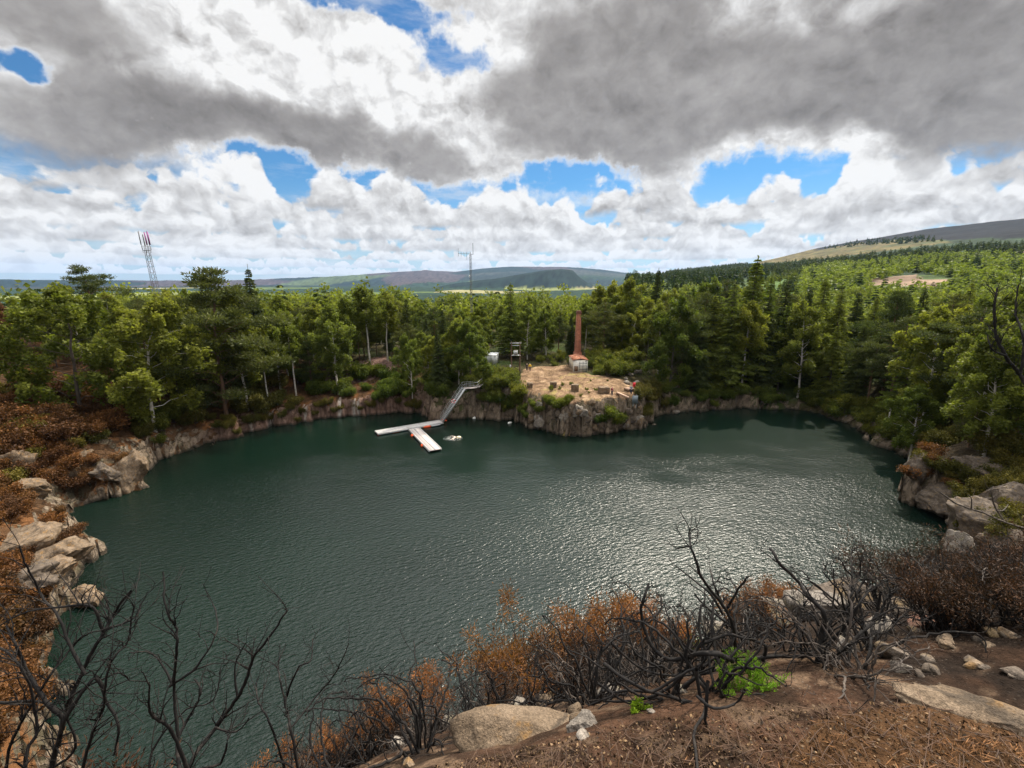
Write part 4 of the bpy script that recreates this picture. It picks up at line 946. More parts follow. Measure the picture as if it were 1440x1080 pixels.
# ---- pontoon, stairs
def plank_deck(g, A, B, w, z, th=.12):
    A, B = np.array(A), np.array(B); d = B-A; L = np.linalg.norm(d); d /= L; s = np.array([-d[1], d[0]])
    n = int(L/.28)
    for i in range(n):
        c = A+d*(i+.5)*L/n; box(g, (c[0], c[1], z-th/2), (L/n-.015, w, th), math.atan2(d[1], d[0]))
    return d, s, L
def build_pontoon():
    zt = .42
    a0 = (P(527, 605, zt)+P(531, 610.5, zt))/2; a1 = (P(625, 593.5, zt)+P(617, 590.5, zt))/2
    b0 = (P(571, 601.5, zt)+P(590, 600, zt))/2; b1 = (P(603.5, 634, zt)+P(621, 630.5, zt))/2
    t = thing('floating_pontoon', 'pale T shaped floating jetty with orange floats on the pond', 'jetty', (float(b0[0]), float(b0[1]), 0))
    o = np.array([b0[0], b0[1]]); wA = 2.0; wB = float(np.linalg.norm(P(604, 634, zt)[:2]-P(621, 630.5, zt)[:2]))
    g = Geo(); d, s, L = plank_deck(g, a0[:2]-o, a1[:2]-o, wA, zt); A = a0[:2]-o
    part('walkway', g, M['deck_white'], t)
    b0 = b0+np.array([(b1-b0)[0], (b1-b0)[1], 0])/np.linalg.norm(b1-b0)*.75
    g = Geo(); d2, s2, L2 = plank_deck(g, b0[:2]-o, b1[:2]-o, wB, zt-.01); B = b0[:2]-o; part('diving_deck', g, M['deck'], t)
    g = Geo()
    for k in (-1, -.02, 1): beam(g, (*(B+s2*wB*.47*k), zt+.025), (*(B+d2*L2+s2*wB*.47*k), zt+.025), .17, .05)
    part('edge_strip', g, M['deck_white'], t)
    g = Geo()
    for D, ss_, LL, ww, O in ((d, s, L, wA, A), (d2, s2, L2, wB, B)):
        for k in (-1, 1): beam(g, (*(O+ss_*ww*.49*k), zt-.2), (*(O+D*LL+ss_*ww*.49*k), zt-.2), .08, .16)
    part('frame', g, M['zinc'], t)
    for u, v, l in ((557, 606.5, 1.5), (600.5, 599.7, 1.5), (580, 612.5, .9), (594, 626.5, .9), (533, 611, .6)):
        p = P(u, v, .15)[:2]-o; ax = d if l > 1 else d2; f = np.linspace(-1, 1, 7)
        g = Geo(); g.tube(np.stack([p[0]+ax[0]*f*l/2, p[1]+ax[1]*f*l/2, 0*f+.12], 1), .26*np.array([.55, .92, 1, 1, 1, .92, .55]), 10)
        part('orange_float', g, M['orange_float'], t, True)
    p = P(613, 598.5, .15)[:2]-o; g = Geo(); box(g, (p[0], p[1], .2), (1.7, .3, .14), math.atan2(d[1], d[0])); part('bumper', g, M['zinc'], t)
    p = P(624.5, 592, .4)[:2]-o; g = Geo(); box(g, (p[0], p[1], .5), (.9, .7, .14), math.atan2(d[1], d[0])); box(g, (p[0]-.2, p[1], .66), (.35, .4, .16), .4); part('hinge_plate', g, M['orange_float'], t)
build_pontoon()
def build_stairs():
    b = PY(621, 591, 81.2); b[2] = .5; tp = PY(652, 546, 83.4)
    t = thing('quarry_stairs', 'steep metal stairway with handrails from the cliff top down to the jetty', 'stairs', tuple(b))
    d = tp-b; hd = np.array([d[0], d[1], 0]); hd /= np.linalg.norm(hd); s = np.array([-hd[1], hd[0], 0]); w = 1.25
    g = Geo()
    for k in (-1, 1): beam(g, s*k*w/2, d+s*k*w/2, .09, .30)
    part('stringer', g, M['zinc'], t)
    g = Geo(); n = 22
    for i in range(n):
        c = d*(i+.5)/n; box(g, c, (.26, w-.12, .05), math.atan2(hd[1], hd[0]))
    part('treads', g, M['zinc'], t)
    ld = np.array([PY(682, 536, 88)[0]-tp[0], 88-83.4, .75]); l1 = d+np.array([2.3, .9, 0]); l2 = d+ld
    g = Geo(); 
    def deckseg(p, q):
        m = 8
        for i in range(m):
            c = p+(q-p)*(i+.5)/m; box(g, c, (np.linalg.norm(q-p)/m-.02, 1.3, .07), math.atan2((q-p)[1], (q-p)[0]))
    deckseg(d, l1); deckseg(l1, l2); part('landing', g, M['deck'], t)
    for k in (-1, 1):
        g = Geo(); pts = [s*k*w/2, d+s*k*w/2, l1+s*k*.62, l2+s*k*.62]
        for hgt in (.55, 1.05):
            for p, q in zip(pts, pts[1:]): bar(g, p+[0, 0, hgt], q+[0, 0, hgt], .024, 5)
        for p, q, m in zip(pts, pts[1:], (7, 3, 4)):
            for i in range(m+1): c = p+(q-p)*i/m; bar(g, c, c+np.array([0, 0, 1.06]), .02, 4)
        part('handrail', g, M['zinc'], t)
    g = Geo()
    for f in (.5, .97):
        for k in (-1, 1): c = d*f+s*k*w/2; beam(g, (c[0], c[1], c[2]-.1), (c[0]+.3, c[1]+1.6, c[2]-.5), .07, .07)
    part('support', g, M['zinc'], t)
    q = b+d*.50-s*w/2*1.02+np.array([-.05, -.1, .85])
    lb = thing('life_ring', 'red and white life ring hanging on the stair handrail', 'life ring', tuple(q))
    for a0, mt in ((0, 'red_paint'), (1, 'white_plastic')):
        g = Geo()
        for k in range(4):
            an = np.linspace(0, math.pi/4, 6)+math.pi/4*(2*k+a0); g.tube(np.stack([.31*np.cos(an), np.full(6, -.06), .31*np.sin(an)], 1), np.full(6, .095), 8)
        part('red_segment' if a0 == 0 else 'white_segment', g, M[mt], lb, True)
build_stairs()
def build_edge_things():
    # red warning disc on a post, hanging panel, timber
    p = P(891, 551, 6.6); z = ground_z(p[0], p[1])
    t = thing('warning_post', 'bright red board on a thin post near the platform edge', 'sign', (p[0], p[1], z))
    g = Geo(); bar(g, (0, 0, -.4), (0, 0, 2.1), .045); part('post', g, M['brown_board'], t)
    g = Geo(); box(g, (0, -.07, 1.75), (.48, .06, .72)); box(g, (.02, -.07, 1.32), (.3, .06, .16)); part('board', g, M['red_paint'], t)
    e = PY(893, 562, 73.6); 
    t = thing('hanging_panel', 'blue grey sheet fixed upright on the cliff edge below the red board', 'panel', tuple(e))
    g = Geo(); box(g, (0, -.0, 0), (.92, .07, 1.35)); part('sheet', g, M['panel'], t)
    g = Geo(); bar(g, (.25, .08, -1.5), (.25, .08, .9), .05); bar(g, (-.25, .08, -1.2), (-.25, .08, .9), .05); part('bracket', g, M['zinc'], t)
    p, q = P(868, 549, 6.9), P(884, 556, 6.6); zp = max(ground_z(p[0], p[1]), 6.2); zq = max(ground_z(q[0], q[1]), zp-.3)
    t = thing('timber_beam', 'long pale timber beam lying near the platform edge beside the red board', 'beam', (p[0], p[1], zp))
    g = Geo(); dq = q-p; dq[2] = zq-zp; beam(g, (0, 0, .28), dq+[0, 0, .3], .3, .26); part('plank', g, M['timber'], t)
    g = Geo(); box(g, (0.1, 0, .1), (.35, .7, .34)); box(g, dq*.85+np.array([0, 0, .08]), (.3, .7, .4)); part('bearer', g, M['brown_board'], t)
    p = P(885, 546, 6.8); t = thing('wooden_pallet', 'reddish wooden frame lying beside the red board post', 'pallet', (p[0], p[1], max(ground_z(p[0], p[1]), 6.2)+.1), .4)
    g = Geo()
    for k in range(5): box(g, (0, -.6+k*.3, .42), (1.5, .17, .05))
    part('slats', g, M['timber'], t)
    g = Geo()
    for k in (-1, 0, 1): box(g, (k*.6, 0, .16), (.12, 1.3, .46))
    part('runner', g, M['brown_board'], t)
build_edge_things()
for u, v, r, lab in ((668, 588.5, .42, 'left one of two white floats side by side under the bushy cliff'), (673.5, 587.5, .42, 'right one of two white floats side by side under the bushy cliff'), (717, 595.5, .36, 'single white float close under the cliff beside the platform')):
    p = P(u, v, 0); t = thing('mooring_float', lab, 'float', tuple(p), .5)
    f = np.linspace(-1, 1, 9); g = Geo(); g.tube(np.stack([f*r*1.25, 0*f, 0*f+.12], 1), r*.6*np.sqrt(np.clip(1-f*f*.96, 0, 1)), 12); part('shell', g, M['white_plastic'], t, True)
    g = Geo(); bar(g, (0, 0, .2), (0, 0, .5), .03); part('ring', g, M['black_steel'], t)
y = 104.; p = PY(268, 465, 98.)
t = thing('roadside_van', 'small white flat roofed hut glimpsed between the trees on the left', 'hut', (p[0], p[1], ground_z(p[0], p[1])))
bpy.data.objects.remove(t)

# ---- people
def skinned(name, verts, edges, rads, mat, parent, sub=1):
    me = bpy.data.meshes.new(name); me.from_pydata(verts, edges, []); me.materials.append(mat); o = link(name, me, parent)
    md = o.modifiers.new('skin', 'SKIN'); md.use_smooth_shade = True
    for v, r in zip(me.skin_vertices[0].data, rads): v.radius = (r, r)
    me.skin_vertices[0].data[0].use_root = True
    ss_ = o.modifiers.new('subdivision', 'SUBSURF'); ss_.levels = ss_.render_levels = sub
    return o
M['skin'] = plain('skin', (.52, .33, .25), .6, var=.05); M['hair'] = plain('hair', (.05, .033, .022), .7)
for k, c in (('yellow', (.78, .52, .02)), ('navy', (.020, .028, .055)), ('black_cloth', (.022, .022, .026)), ('maroon', (.26, .035, .045)), ('grey_blue', (.18, .22, .30)), ('jeans', (.045, .065, .12))):
    M[k] = plain(k+' cloth', c, .9, var=.15)
def person(label, loc, yaw, top, legs, H=1.74, arm=(0, 0), stride=.1, lean=0.):
    t = thing('person', label, 'person', loc, yaw)
    s = H/1.74; Pn = [(0, 0, .98), (0, -lean*.3, 1.2), (0, -lean*.6, 1.42), (0, -lean*.7, 1.50), (0, -lean*.8-.02, 1.60), (0, -lean*.8-.01, 1.70)]
    R = [.15, .14, .13, .055, .095, .075]; E = [(0, 1), (1, 2), (2, 3), (3, 4), (4, 5)]
    for k, a in ((-1, arm[0]), (1, arm[1])):
        b = len(Pn); Pn += [(k*.19, -lean*.6, 1.40), (k*(.25+.08*a), -.05-.1*a, 1.14+.12*a), (k*.24, -.12-.24*a, .92+.3*a), (k*.235, -.15-.28*a, .82+.34*a)]; R += [.065, .048, .036, .034]; E += [(2, b), (b, b+1), (b+1, b+2), (b+2, b+3)]
        for f in range(4):
            c = len(Pn); Pn += [(k*.235+(f-1.5)*.016, -.17-.28*a, .765+.34*a)]; R += [.010]; E += [(b+3, c)]
        b = len(Pn); Pn += [(k*.10, 0, .88), (k*.11, -.02-stride*k*.5, .48), (k*.11, -stride*k, .09), (k*.12, -stride*k-.16, .035)]; R += [.09, .062, .042, .036]; E += [(0, b), (b, b+1), (b+1, b+2), (b+2, b+3)]
    V = [tuple(np.array(q)*s) for q in Pn]; R = [r*s for r in R]; body = skinned('body', V, E, R, M['skin'], t)
    iT = [0, 1, 2, 6, 7, 8, 18, 19, 20]; nA = 12
    ar = [6, 7, 8]; ar2 = [6+nA, 7+nA, 8+nA]
    idx = [1, 2]+ar+ar2+[0]; mp = {q: i for i, q in enumerate(idx)}
    eT = [(1, 2), (2, 6), (6, 7), (7, 8), (2, 18), (18, 19), (19, 20), (1, 0)]
    skinned('jacket', [V[q] for q in idx], [(mp[a], mp[b]) for a, b in eT], [R[q]*1.16+.012 for q in idx], M[top], t)
    l1, l2 = [14, 15, 16], [26, 27, 28]; idx = [0]+l1+l2; mp = {q: i for i, q in enumerate(idx)}
    skinned('trousers', [V[q] for q in idx], [(mp[a], mp[b]) for a, b in ((0, 14), (14, 15), (15, 16), (0, 26), (26, 27), (27, 28))], [R[q]*1.16+.012 for q in idx], M[legs], t)
    skinned('hair', [tuple(np.array((0, -lean*.8+.03, 1.66))*s), tuple(np.array((0, -lean*.8+.015, 1.735))*s)], [(0, 1)], [.092*s, .065*s], M['hair'], t)
    g = Geo(); q = np.array(Pn[4])*s
    for k in (-1, 1): g.tube(np.array([q+[k*.033, -.088, .012], q+[k*.033, -.097, .012], q+[k*.033, -.10, .012]]), [.012, .012, .004], 6)
    part('eyes', g, M['black_cloth'], t)
    g = Geo(); g.tube(np.array([q+[0, -.085, .015], q+[0, -.108, -.01], q+[0, -.112, -.018], q+[0, -.09, -.03]]), [.008, .014, .016, .008], 6); part('nose', g, M['skin'], t)
    return t
def stand(u, v, z=6.9):
    p = P(u, v, z); x, y = p[0], p[1]
    for k in range(30):
        if ground_z(x, y) > 6.0: break
        x, y = x*1.004, y*1.004
    return (x, y, ground_z(x, y))
person('person in a yellow jacket and dark trousers at the back of the platform', stand(745, 523), .3, 'yellow', 'black_cloth', 1.75, (.2, .3))
person('person all in black next to the one in yellow', stand(741, 523), -.2, 'black_cloth', 'black_cloth', 1.72)
person('person in a maroon top and navy trousers beside the widest stone block', stand(860.5, 551.5), 1.2, 'maroon', 'navy', 1.75, (.3, .1), .12)
person('person in a grey blue top by the red board at the cliff edge', stand(887.5, 553), -.8, 'grey_blue', 'navy', 1.72, (.5, .5), .1, .12)
def build_swimmer():
    p = P(637, 617, 0); t = thing('person', 'pale swimmer with arms spread in the water beside the jetty', 'person', (p[0], p[1], .02), .4)
    V = [(0, 0, -.02), (.22, .12, .0), (.4, .2, .05), (.5, .24, .12), (.62, .3, .16), (.15, -.2, .10), (-.1, -.55, .2), (-.2, -.9, .08), (.4, .45, .12), (.1, .75, .24), (-.2, 1.05, .12), (-.4, -.15, -.08), (-.9, -.3, -.1)]
    E = [(0, 1), (1, 2), (2, 3), (3, 4), (2, 5), (5, 6), (6, 7), (2, 8), (8, 9), (9, 10), (0, 11), (11, 12)]
    R = [.14, .15, .13, .07, .11, .07, .05, .04, .07, .05, .04, .09, .06]
    n = len(V)
    for b, dr in ((7, (-.03, -.1, -.02)), (10, (-.08, .09, -.02))):
        for f in range(5):
            V.append((V[b][0]+dr[0]+(f-2)*.02, V[b][1]+dr[1]+(f-2)*.008*(1 if f != 4 else -2), V[b][2]+dr[2])); E.append((b, len(V)-1)); R.append(.011)
    skinned('body', V, E, R, plain('pale skin', (.72, .56, .46), .5, var=.04), t)
    skinned('hair', [(.63, .31, .2), (.70, .34, .20)], [(0, 1)], [.115, .09], M['hair'], t)
    t2 = thing('tow_float', 'cream inflatable float beside the swimmer', 'float', (p[0]+.95, p[1]+.25, 0), .2)
    f = np.linspace(-1, 1, 9); g = Geo(); g.tube(np.stack([f*.42, 0*f, 0*f+.14], 1), .25*np.sqrt(np.clip(1-f*f*.94, 0, 1)), 12); part('bladder', g, M['cream_plastic'], t2, True)
    g = Geo(); bar(g, (-.4, 0, .12), (-.8, -.1, .05), .02); part('strap', g, M['black_steel'], t2)
    g = Geo(); rng = rs(5); n = 240; a = rng.random(n)*6.28; r = .5+.75*rng.random(n)**1.5
    c = np.stack([p[0]+r*np.cos(a)*1.3, p[1]+r*np.sin(a), .02+.10*rng.random(n)], 1); g.quads(c, .07+.06*rng.random(n), rng, .7, flat=.5)
    link('splash', g.mesh('splash', [M['white_plastic']]), kind='stuff', label='white water splashed up round the swimmer', category='splash')
build_swimmer()
# ------------------------------------------------------------------ rocks
def rock_mat(name, stops, lichen=(.34, .30, .20), lamt=.5):
    m, N, b = material(name); tc = N.n('ShaderNodeTexCoord'); geo = N.n('ShaderNodeNewGeometry'); p = S(N, geo.outputs['Position'])
    n = N.noise(p, 2.2, 8, .68); f = N.noise(p, 60., 4, .7); sp = N.voro(p, 130., 'F1', 1); s0, _, _ = N.sep(sp)
    c = N.ramp(n*.75+f*.25, stops); c = N.mix(N.ss(N.noise(N.vm('ADD', p, (4, 9, 2)), 3.5, 6, .7), .54, .64)*lamt, c, (*lichen, 1))
    k = N.lin(s0, 0, 1, .72, 1.25); c = N.mix(1.0, c, N.xyz(k, k, k), 'MULTIPLY')
    vx = N.voro(N.vm('ADD', p, N.vm('SCALE', N.noise(p, 3., 3, .6, color=True), .5)), .8, 'DISTANCE_TO_EDGE')
    c = N.mix(N.ss(vx, .03, .0)*.6, c, (.03, .025, .02))
    N.link(c.o, b.inputs['Base Color']); b.inputs['Roughness'].default_value = .92; b.inputs['Specular IOR Level'].default_value = .25
    bump(N, b, n*.5+f*.05, .25, .8); return m
M['granite'] = rock_mat('pale granite', [(.3, (.075, .064, .054)), (.5, (.21, .18, .15)), (.68, (.36, .315, .265))], (.26, .22, .12), .6)
M['tan_rock'] = rock_mat('tan rock', [(.3, (.045, .031, .020)), (.48, (.135, .096, .062)), (.68, (.27, .20, .138))], (.24, .13, .04), .65)
M['brown_rock'] = rock_mat('brown rock', [(.3, (.035, .027, .020)), (.5, (.098, .076, .058)), (.7, (.20, .16, .125))], (.20, .13, .05), .5)
M['red_rock'] = rock_mat('red rock', [(.3, (.09, .042, .03)), (.5, (.18, .088, .06)), (.7, (.27, .155, .115))], (.25, .18, .13), .4)
def ico(sub):
    import bmesh as _b
    bm = _b.new(); _b.ops.create_icosphere(bm, subdivisions=sub, radius=1.); V = np.array([v.co[:] for v in bm.verts]); F = np.array([[v.index for v in f.verts] for f in bm.faces]); bm.free(); return V, F
ICO = {k: ico(k) for k in (3, 4, 5)}
def n3(V, f, seed):
    return fbm(V[:, 0]*f+V[:, 2]*f*.7, V[:, 1]*f-V[:, 2]*f*.8, 4, seed)+fbm(V[:, 2]*f+5, V[:, 0]*f*.9-V[:, 1]*f*.4, 3, seed+40)
def rock_mesh(seed, scale=(1, 1, 1), sub=4, cuts=11, rough=.10, round_=.0, mat='granite', name='rock'):
    rng = rs(seed); V, F = ICO[sub]; V = V.copy()
    for k in range(cuts):
        n = rng.normal(size=3); n /= np.linalg.norm(n); d = rng.uniform(.45, .78)+round_; e = np.maximum(0, V @ n-d); V -= e[:, None]*n*.96
    if sub > 3:
        for f, am in (((1.5, .20), (3.6, .10)) if sub > 4 else ((1.5, .06), (3.6, .04))):
            c1, _, e1 = cells(V[:, 0]*f+V[:, 2]*f*.55+seed, V[:, 1]*f-V[:, 2]*f*.8, seed); c2, _, e2 = cells(V[:, 2]*f*1.3+seed, (V[:, 0]+V[:, 1])*f*.7, seed+3)
            V = V*(1+am*((c1-.5)*sst(e1, 0, .10)+(c2-.5)*.7*sst(e2, 0, .10)))[:, None]
    L = np.linalg.norm(V, axis=1)[:, None]; V = V*(1+rough*n3(V, 2.2, seed)[:, None]+rough*.35*n3(V, 8., seed+3)[:, None])*np.array(scale)
    return np_mesh(name, V, F, [M[mat]], False)
def put_rock(name, label, pos, scale, seed, mat='granite', yaw=0., tilt=(0, 0), sub=4, cuts=11, group=None, cat='rock', rough=.10, round_=0.):
    o = link(name, rock_mesh(seed, scale, sub, cuts, rough, round_, mat, name)); o.location = pos; o.rotation_euler = (tilt[0], tilt[1], yaw)
    o['label'] = label; o['category'] = cat
    if group: o['group'] = group
    return o
def PG(u, v, t0=.6, t1=140.):
    """first point where the line of sight through a survey pixel meets the ground"""
    d = ray(u, v); t = np.exp(np.linspace(math.log(t0), math.log(t1), 900)); x, y, z = d[0]*t, d[1]*t, CAMZ+d[2]*t
    g = np.maximum(ground_zs(x, y), 0); k = np.argmax(z < g)
    if k == 0: k = len(t)-1
    return np.array([x[k], y[k], g[k]])
# blocks on the platform
for u, v, s, lab in ((745, 542, (.55, .5, .5), 'cut stone block half hidden by a bush at the left end of the platform row'), (778, 543, (.62, .5, .62), 'square cut stone block with pale flat top, second in the platform row'),
                     (808.5, 547, (.66, .55, .72), 'tallest square stone block in the middle of the platform'), (849, 549, (.95, .65, .66), 'widest cut stone block, beside the person in maroon')):
    p = P(u, v, 6.8); z = ground_z(p[0], p[1]); g = Geo(); rng = rs(int(u)); o = None
    V, F = [], []
    n = 9; f = np.linspace(-1, 1, n)
    for ax in range(3):
        for sg in (-1, 1):
            A, B = np.meshgrid(f, f); Q = np.zeros((n*n, 3)); Q[:, (ax+1) % 3] = A.ravel(); Q[:, (ax+2) % 3] = B.ravel(); Q[:, ax] = sg
            i = np.arange(n-1)[:, None]*n; j = np.arange(n-1)[None, :]; q = np.stack([i+j, i+j+1, i+n+j+1, i+n+j], -1).reshape(-1, 4)
            g.add(Q, q if sg > 0 else q[:, ::-1])
    me = None; Q = np.concatenate(g.V); m = np.max(np.abs(Q), 1); k = np.sort(np.abs(Q), 1)[:, 1] > .98
    Q = Q*(1-.05*k[:, None])+np.stack([fbm(Q[:, 0]*2+Q[:, 2], Q[:, 1]*2-Q[:, 2], 3, int(u)+d) for d in range(3)], 1)*.22
    me = np_mesh('stone_block', Q*np.array(s), np.concatenate(g.F), [M['tan_rock']]); o = link('stone_block', me); o.location = (p[0], p[1], z+s[2]*.72); o.rotation_euler = (0, 0, rng.uniform(-.2, .2))
    o['label'] = lab; o['category'] = 'stone block'
# rubble beside the platform
rng = rs(301)
for i in range(22):
    u, v = rng.uniform(880, 922), rng.uniform(512, 534); p = P(u, v, 7.6); s = rng.uniform(.35, 1.0)
    put_rock('rubble_stone', 'grey rubble stone heaped between the leafy scrub and the red board', (p[0], p[1], ground_z(p[0], p[1])+s*.25), (s, s*.8, s*.6), 310+i, 'granite', rng.random()*6, sub=3, group='rubble heap right of the platform')
for i, (u, v, s) in enumerate(((948, 533, .9), (955, 540, .7), (962, 547, .8), (975, 566, 1.0), (1000, 563, .8), (985, 572, .9), (1015, 569, .9), (945, 528, .6))):
    p = P(u, v, 3.0 if v > 555 else 6); put_rock('shore_rock', 'pale broken rock on the bank right of the platform cliff', (p[0], p[1], ground_z(p[0], p[1])+.1), (s*1.2, s, s*.7), 340+i, 'granite', i*1.3, sub=3, group='pale rocks right of the platform')
# faced blocks of the platform cliff
rng = rs(303)
for i in range(46):
    u = rng.uniform(745, 930); v = rng.uniform(566, 606); d = ray(u, v)
    ts = np.linspace(60, 92, 260); g = ground_zs(d[0]*ts, d[1]*ts); z = CAMZ+d[2]*ts; k = np.argmax(z < np.maximum(g, -.3)); 
    if k == 0: continue
    p = np.array([d[0]*ts[k], d[1]*ts[k], z[k]]); s = rng.uniform(.5, 1.25)
    put_rock('cliff_block', 'angular block standing out of the cliff face under the platform', tuple(p), (s*.95, s*.55, s*rng.uniform(.8, 1.3)), 350+i, ['brown_rock', 'tan_rock', 'granite'][i % 3], rng.normal()*.3, (rng.normal()*.12, rng.normal()*.2), 3, 13, 'blocks of the platform cliff')
# left bank
LB = [(40, 770, 5.0, (4.2, 3.2, 2.6), 'large tan outcrop at the left frame edge, above the burnt branches'), (88, 792, 2.2, (3.8, 3.0, 2.0), 'long tan outcrop running down into the pond on the left'), (75, 668, 3.2, (1.9, 1.5, 1.6), 'rounded boulder at the waterline above the ochre stone, left bank'),
      (20, 655, 6.8, (2.4, 1.6, 2.8), 'pale upright boulder near the left frame edge'), (35, 690, 4.2, (2.8, 1.9, 1.9), 'pale leaning boulder below the upright one on the left bank'), (94, 748, .5, (.95, .7, .75), 'small ochre stone sticking out at the left waterline'),
      (176, 646, 1.9, (3.7, 3.0, 6.2), 'steep bare rock slab at the tip of the left promontory'), (148, 668, 1.6, (3.0, 2.2, 2.2), 'dark weathered rock at the foot of the bare slab, left promontory'), (112, 845, 1.2, (3.2, 2.4, 1.5), 'lowest tan ledge on the left bank, half under water'), (15, 830, 4.2, (3.6, 2.6, 2.2), 'brown outcrop under the charred branches at the left frame edge'),
      (120, 640, 4.6, (1.3, 1., .8), 'small tan rock among the rust bushes of the left slope'), (60, 815, 2.6, (2.6, 2.2, 1.6), 'cracked tan rock between the two lowest left outcrops')]
for i, (u, v, z, s, lab) in enumerate(LB):
    p = PG(u, v, 25); p[2] += .22*s[2]
    if i == 6: p = P(u, v, z); p[:2] *= .925
    put_rock('boulder', lab, tuple(p-np.array([0, 0, .15*s[2]])), tuple(np.array(s)*.82), 420+i, 'tan_rock' if i not in (7, 9) else 'brown_rock', .4*i, (rs(i).normal()*.15, rs(i+9).normal()*.2), 5, 18, rough=.19)
# right bank
RB = [(1318, 706, 1.6, (4.6, 2.4, 2.0), 'long dark sloping slab at the water on the right bank', 'brown_rock'), (1290, 664, 2.6, (1.8, 1.6, 2.4), 'dark crag with ochre lichen above the long slab', 'brown_rock'), (1376, 660, 6.2, (3.6, 2.8, 2.2), 'flat topped grey crag below the trees on the right bank', 'brown_rock'),
      (1370, 742, 4.6, (3.0, 2.2, 2.6), 'grey crag over the dark inlet at the right', 'brown_rock'), (1420, 770, 7.0, (2.8, 2.2, 2.8), 'tall grey crag by the right frame edge', 'brown_rock'), (1352, 778, 2.6, (1.3, 1.2, 2.4), 'narrow pale rock fin at the dark inlet', 'granite'), (1425, 705, 8.5, (2.8, 2.2, 2.6), 'grey crag under the bushes at the right frame edge', 'brown_rock')]
for i, (u, v, z, s, lab, mt) in enumerate(RB):
    p = PG(u, v, 25); p[2] += .12*s[2]
    put_rock('crag', lab, tuple(p), s, 450+i, mt, .5*i+.3, (rs(i).normal()*.12, rs(i+9).normal()*.15), 5, 18, rough=.17)

# ------------------------------------------------------------------ bushes on the banks
brng = rs(404)
def bushes(kind, poly, n, s0, s1, label, group, zoff=-.1, dmin=.9):
    us = [q[0] for q in poly]; vs = [q[1] for q in poly]; k = 0; tr = 0; pts = []
    while k < n and tr < n*30:
        tr += 1; u, v = brng.uniform(min(us), max(us)), brng.uniform(min(vs), max(vs))
        if not inpoly(np.array([u]), np.array([v]), poly)[0]: continue
        p = PG(u, v, 18)
        if p[2] < .25 or any((p[0]-a)**2+(p[1]-b)**2 < dmin for a, b in pts): continue
        pts.append((p[0], p[1])); o = plant(kind, p[0], p[1], brng.uniform(s0, s1), label, z=p[2]+zoff); o['group'] = group; o.rotation_euler[0] = brng.normal()*.12; k += 1
bushes('rust', [(-20, 555), (70, 540), (160, 535), (190, 560), (170, 600), (110, 640), (60, 640), (-20, 650)], 62, 1.6, 3.0, 'rust brown scorched bush massed on the burnt slope left of the pond', 'scorched bushes on the left slope')
bushes('rust', [(-20, 650), (120, 650), (190, 640), (140, 690), (60, 690), (-20, 760)], 22, 1.2, 2.0, 'low scorched bush between the boulders of the left bank', 'scorched bushes between left boulders')
bushes('rust', [(-30, 780), (70, 850), (60, 1000), (-30, 1080)], 26, 1.0, 2.0, 'scorched bush on the near left bank behind the charred branches', 'scorched bushes on the near left bank', dmin=.6)
bushes('rust', [(-20, 690), (60, 690), (125, 760), (110, 830), (-20, 830)], 22, .8, 1.4, 'small scorched bush in the cracks of the left outcrops', 'scorched bushes in left outcrops', dmin=.5)
bushes('olive', [(-20, 560), (180, 540), (190, 600), (60, 680), (-20, 700)], 16, 1.2, 2.2, 'olive green bush growing among the scorched ones on the left slope', 'olive bushes on the left slope')
bushes('olive', [(150, 560), (190, 560), (205, 620), (170, 600)], 8, 1.6, 2.6, 'olive green bush surviving above the bare promontory slab', 'olive bushes above the left promontory')
bushes('scrub', [(206, 580), (250, 575), (260, 610), (225, 635)], 7, 1.6, 2.8, 'thin green shrub in the hollow behind the left promontory', 'shrubs behind the left promontory')
bushes('olive', [(230, 540), (420, 540), (420, 575), (260, 600)], 26, 1.8, 3.4, 'dull olive bush on the bank above the left end of the quarry face', 'olive bushes over the quarry face')
bushes('olive', [(280, 590), (420, 572), (600, 568), (600, 584), (470, 588), (330, 612)], 26, .8, 1.6, 'scrubby bush growing out of the pink quarry face', 'bushes on the quarry face')
bushes('scrub', [(770, 522), (900, 534), (890, 552), (800, 566), (760, 548)], 12, .35, .8, 'small weed tuft growing on the gravel platform', 'weeds on the platform')
bushes('green', [(400, 525), (640, 530), (640, 562), (460, 562)], 36, 1.6, 3.2, 'dark green bush fringing the top of the quarry face left of the stairs', 'bushes along the quarry face top')
bushes('scrub', [(655, 527), (722, 529), (738, 572), (720, 590), (690, 570), (660, 560)], 34, 1.8, 3.2, 'bright bushy scrub hanging over the cliff between stairs and platform', 'scrub between stairs and platform')
bushes('green', [(690, 560), (745, 560), (770, 600), (720, 592)], 9, 1.2, 2.0, 'green bush clinging to the cliff left of the platform corner', 'bushes on the platform corner')
bushes('green', [(762, 566), (800, 560), (800, 575), (765, 576)], 5, 1.2, 1.7, 'dark green juniper like bush on the platform lip', 'bushes on the platform lip')
bushes('scrub', [(830, 498), (885, 490), (900, 520), (870, 532), (832, 526)], 42, 2.0, 3.6, 'bright sunlit scrub bush right of the white shed', 'sunlit scrub right of the shed')
bushes('scrub', [(754, 504), (800, 502), (800, 514), (758, 516)], 11, 1.2, 2.2, 'green bush along the back of the platform left of the shed', 'bushes behind the platform')
bushes('olive', [(895, 545), (935, 545), (935, 590), (905, 590)], 14, 1.2, 2.2, 'yellowish bush on the right corner of the platform cliff', 'bushes on the right platform corner')
bushes('green', [(840, 594), (870, 594), (870, 608), (845, 608)], 4, 1.5, 2.2, 'vivid green bush low on the cliff face under the platform', 'bushes low on the platform cliff')
bushes('green', [(930, 540), (1110, 545), (1180, 575), (1110, 573), (935, 575)], 30, 1.2, 2.4, 'dark bush under the conifers on the right far shore', 'bushes on the right far shore')
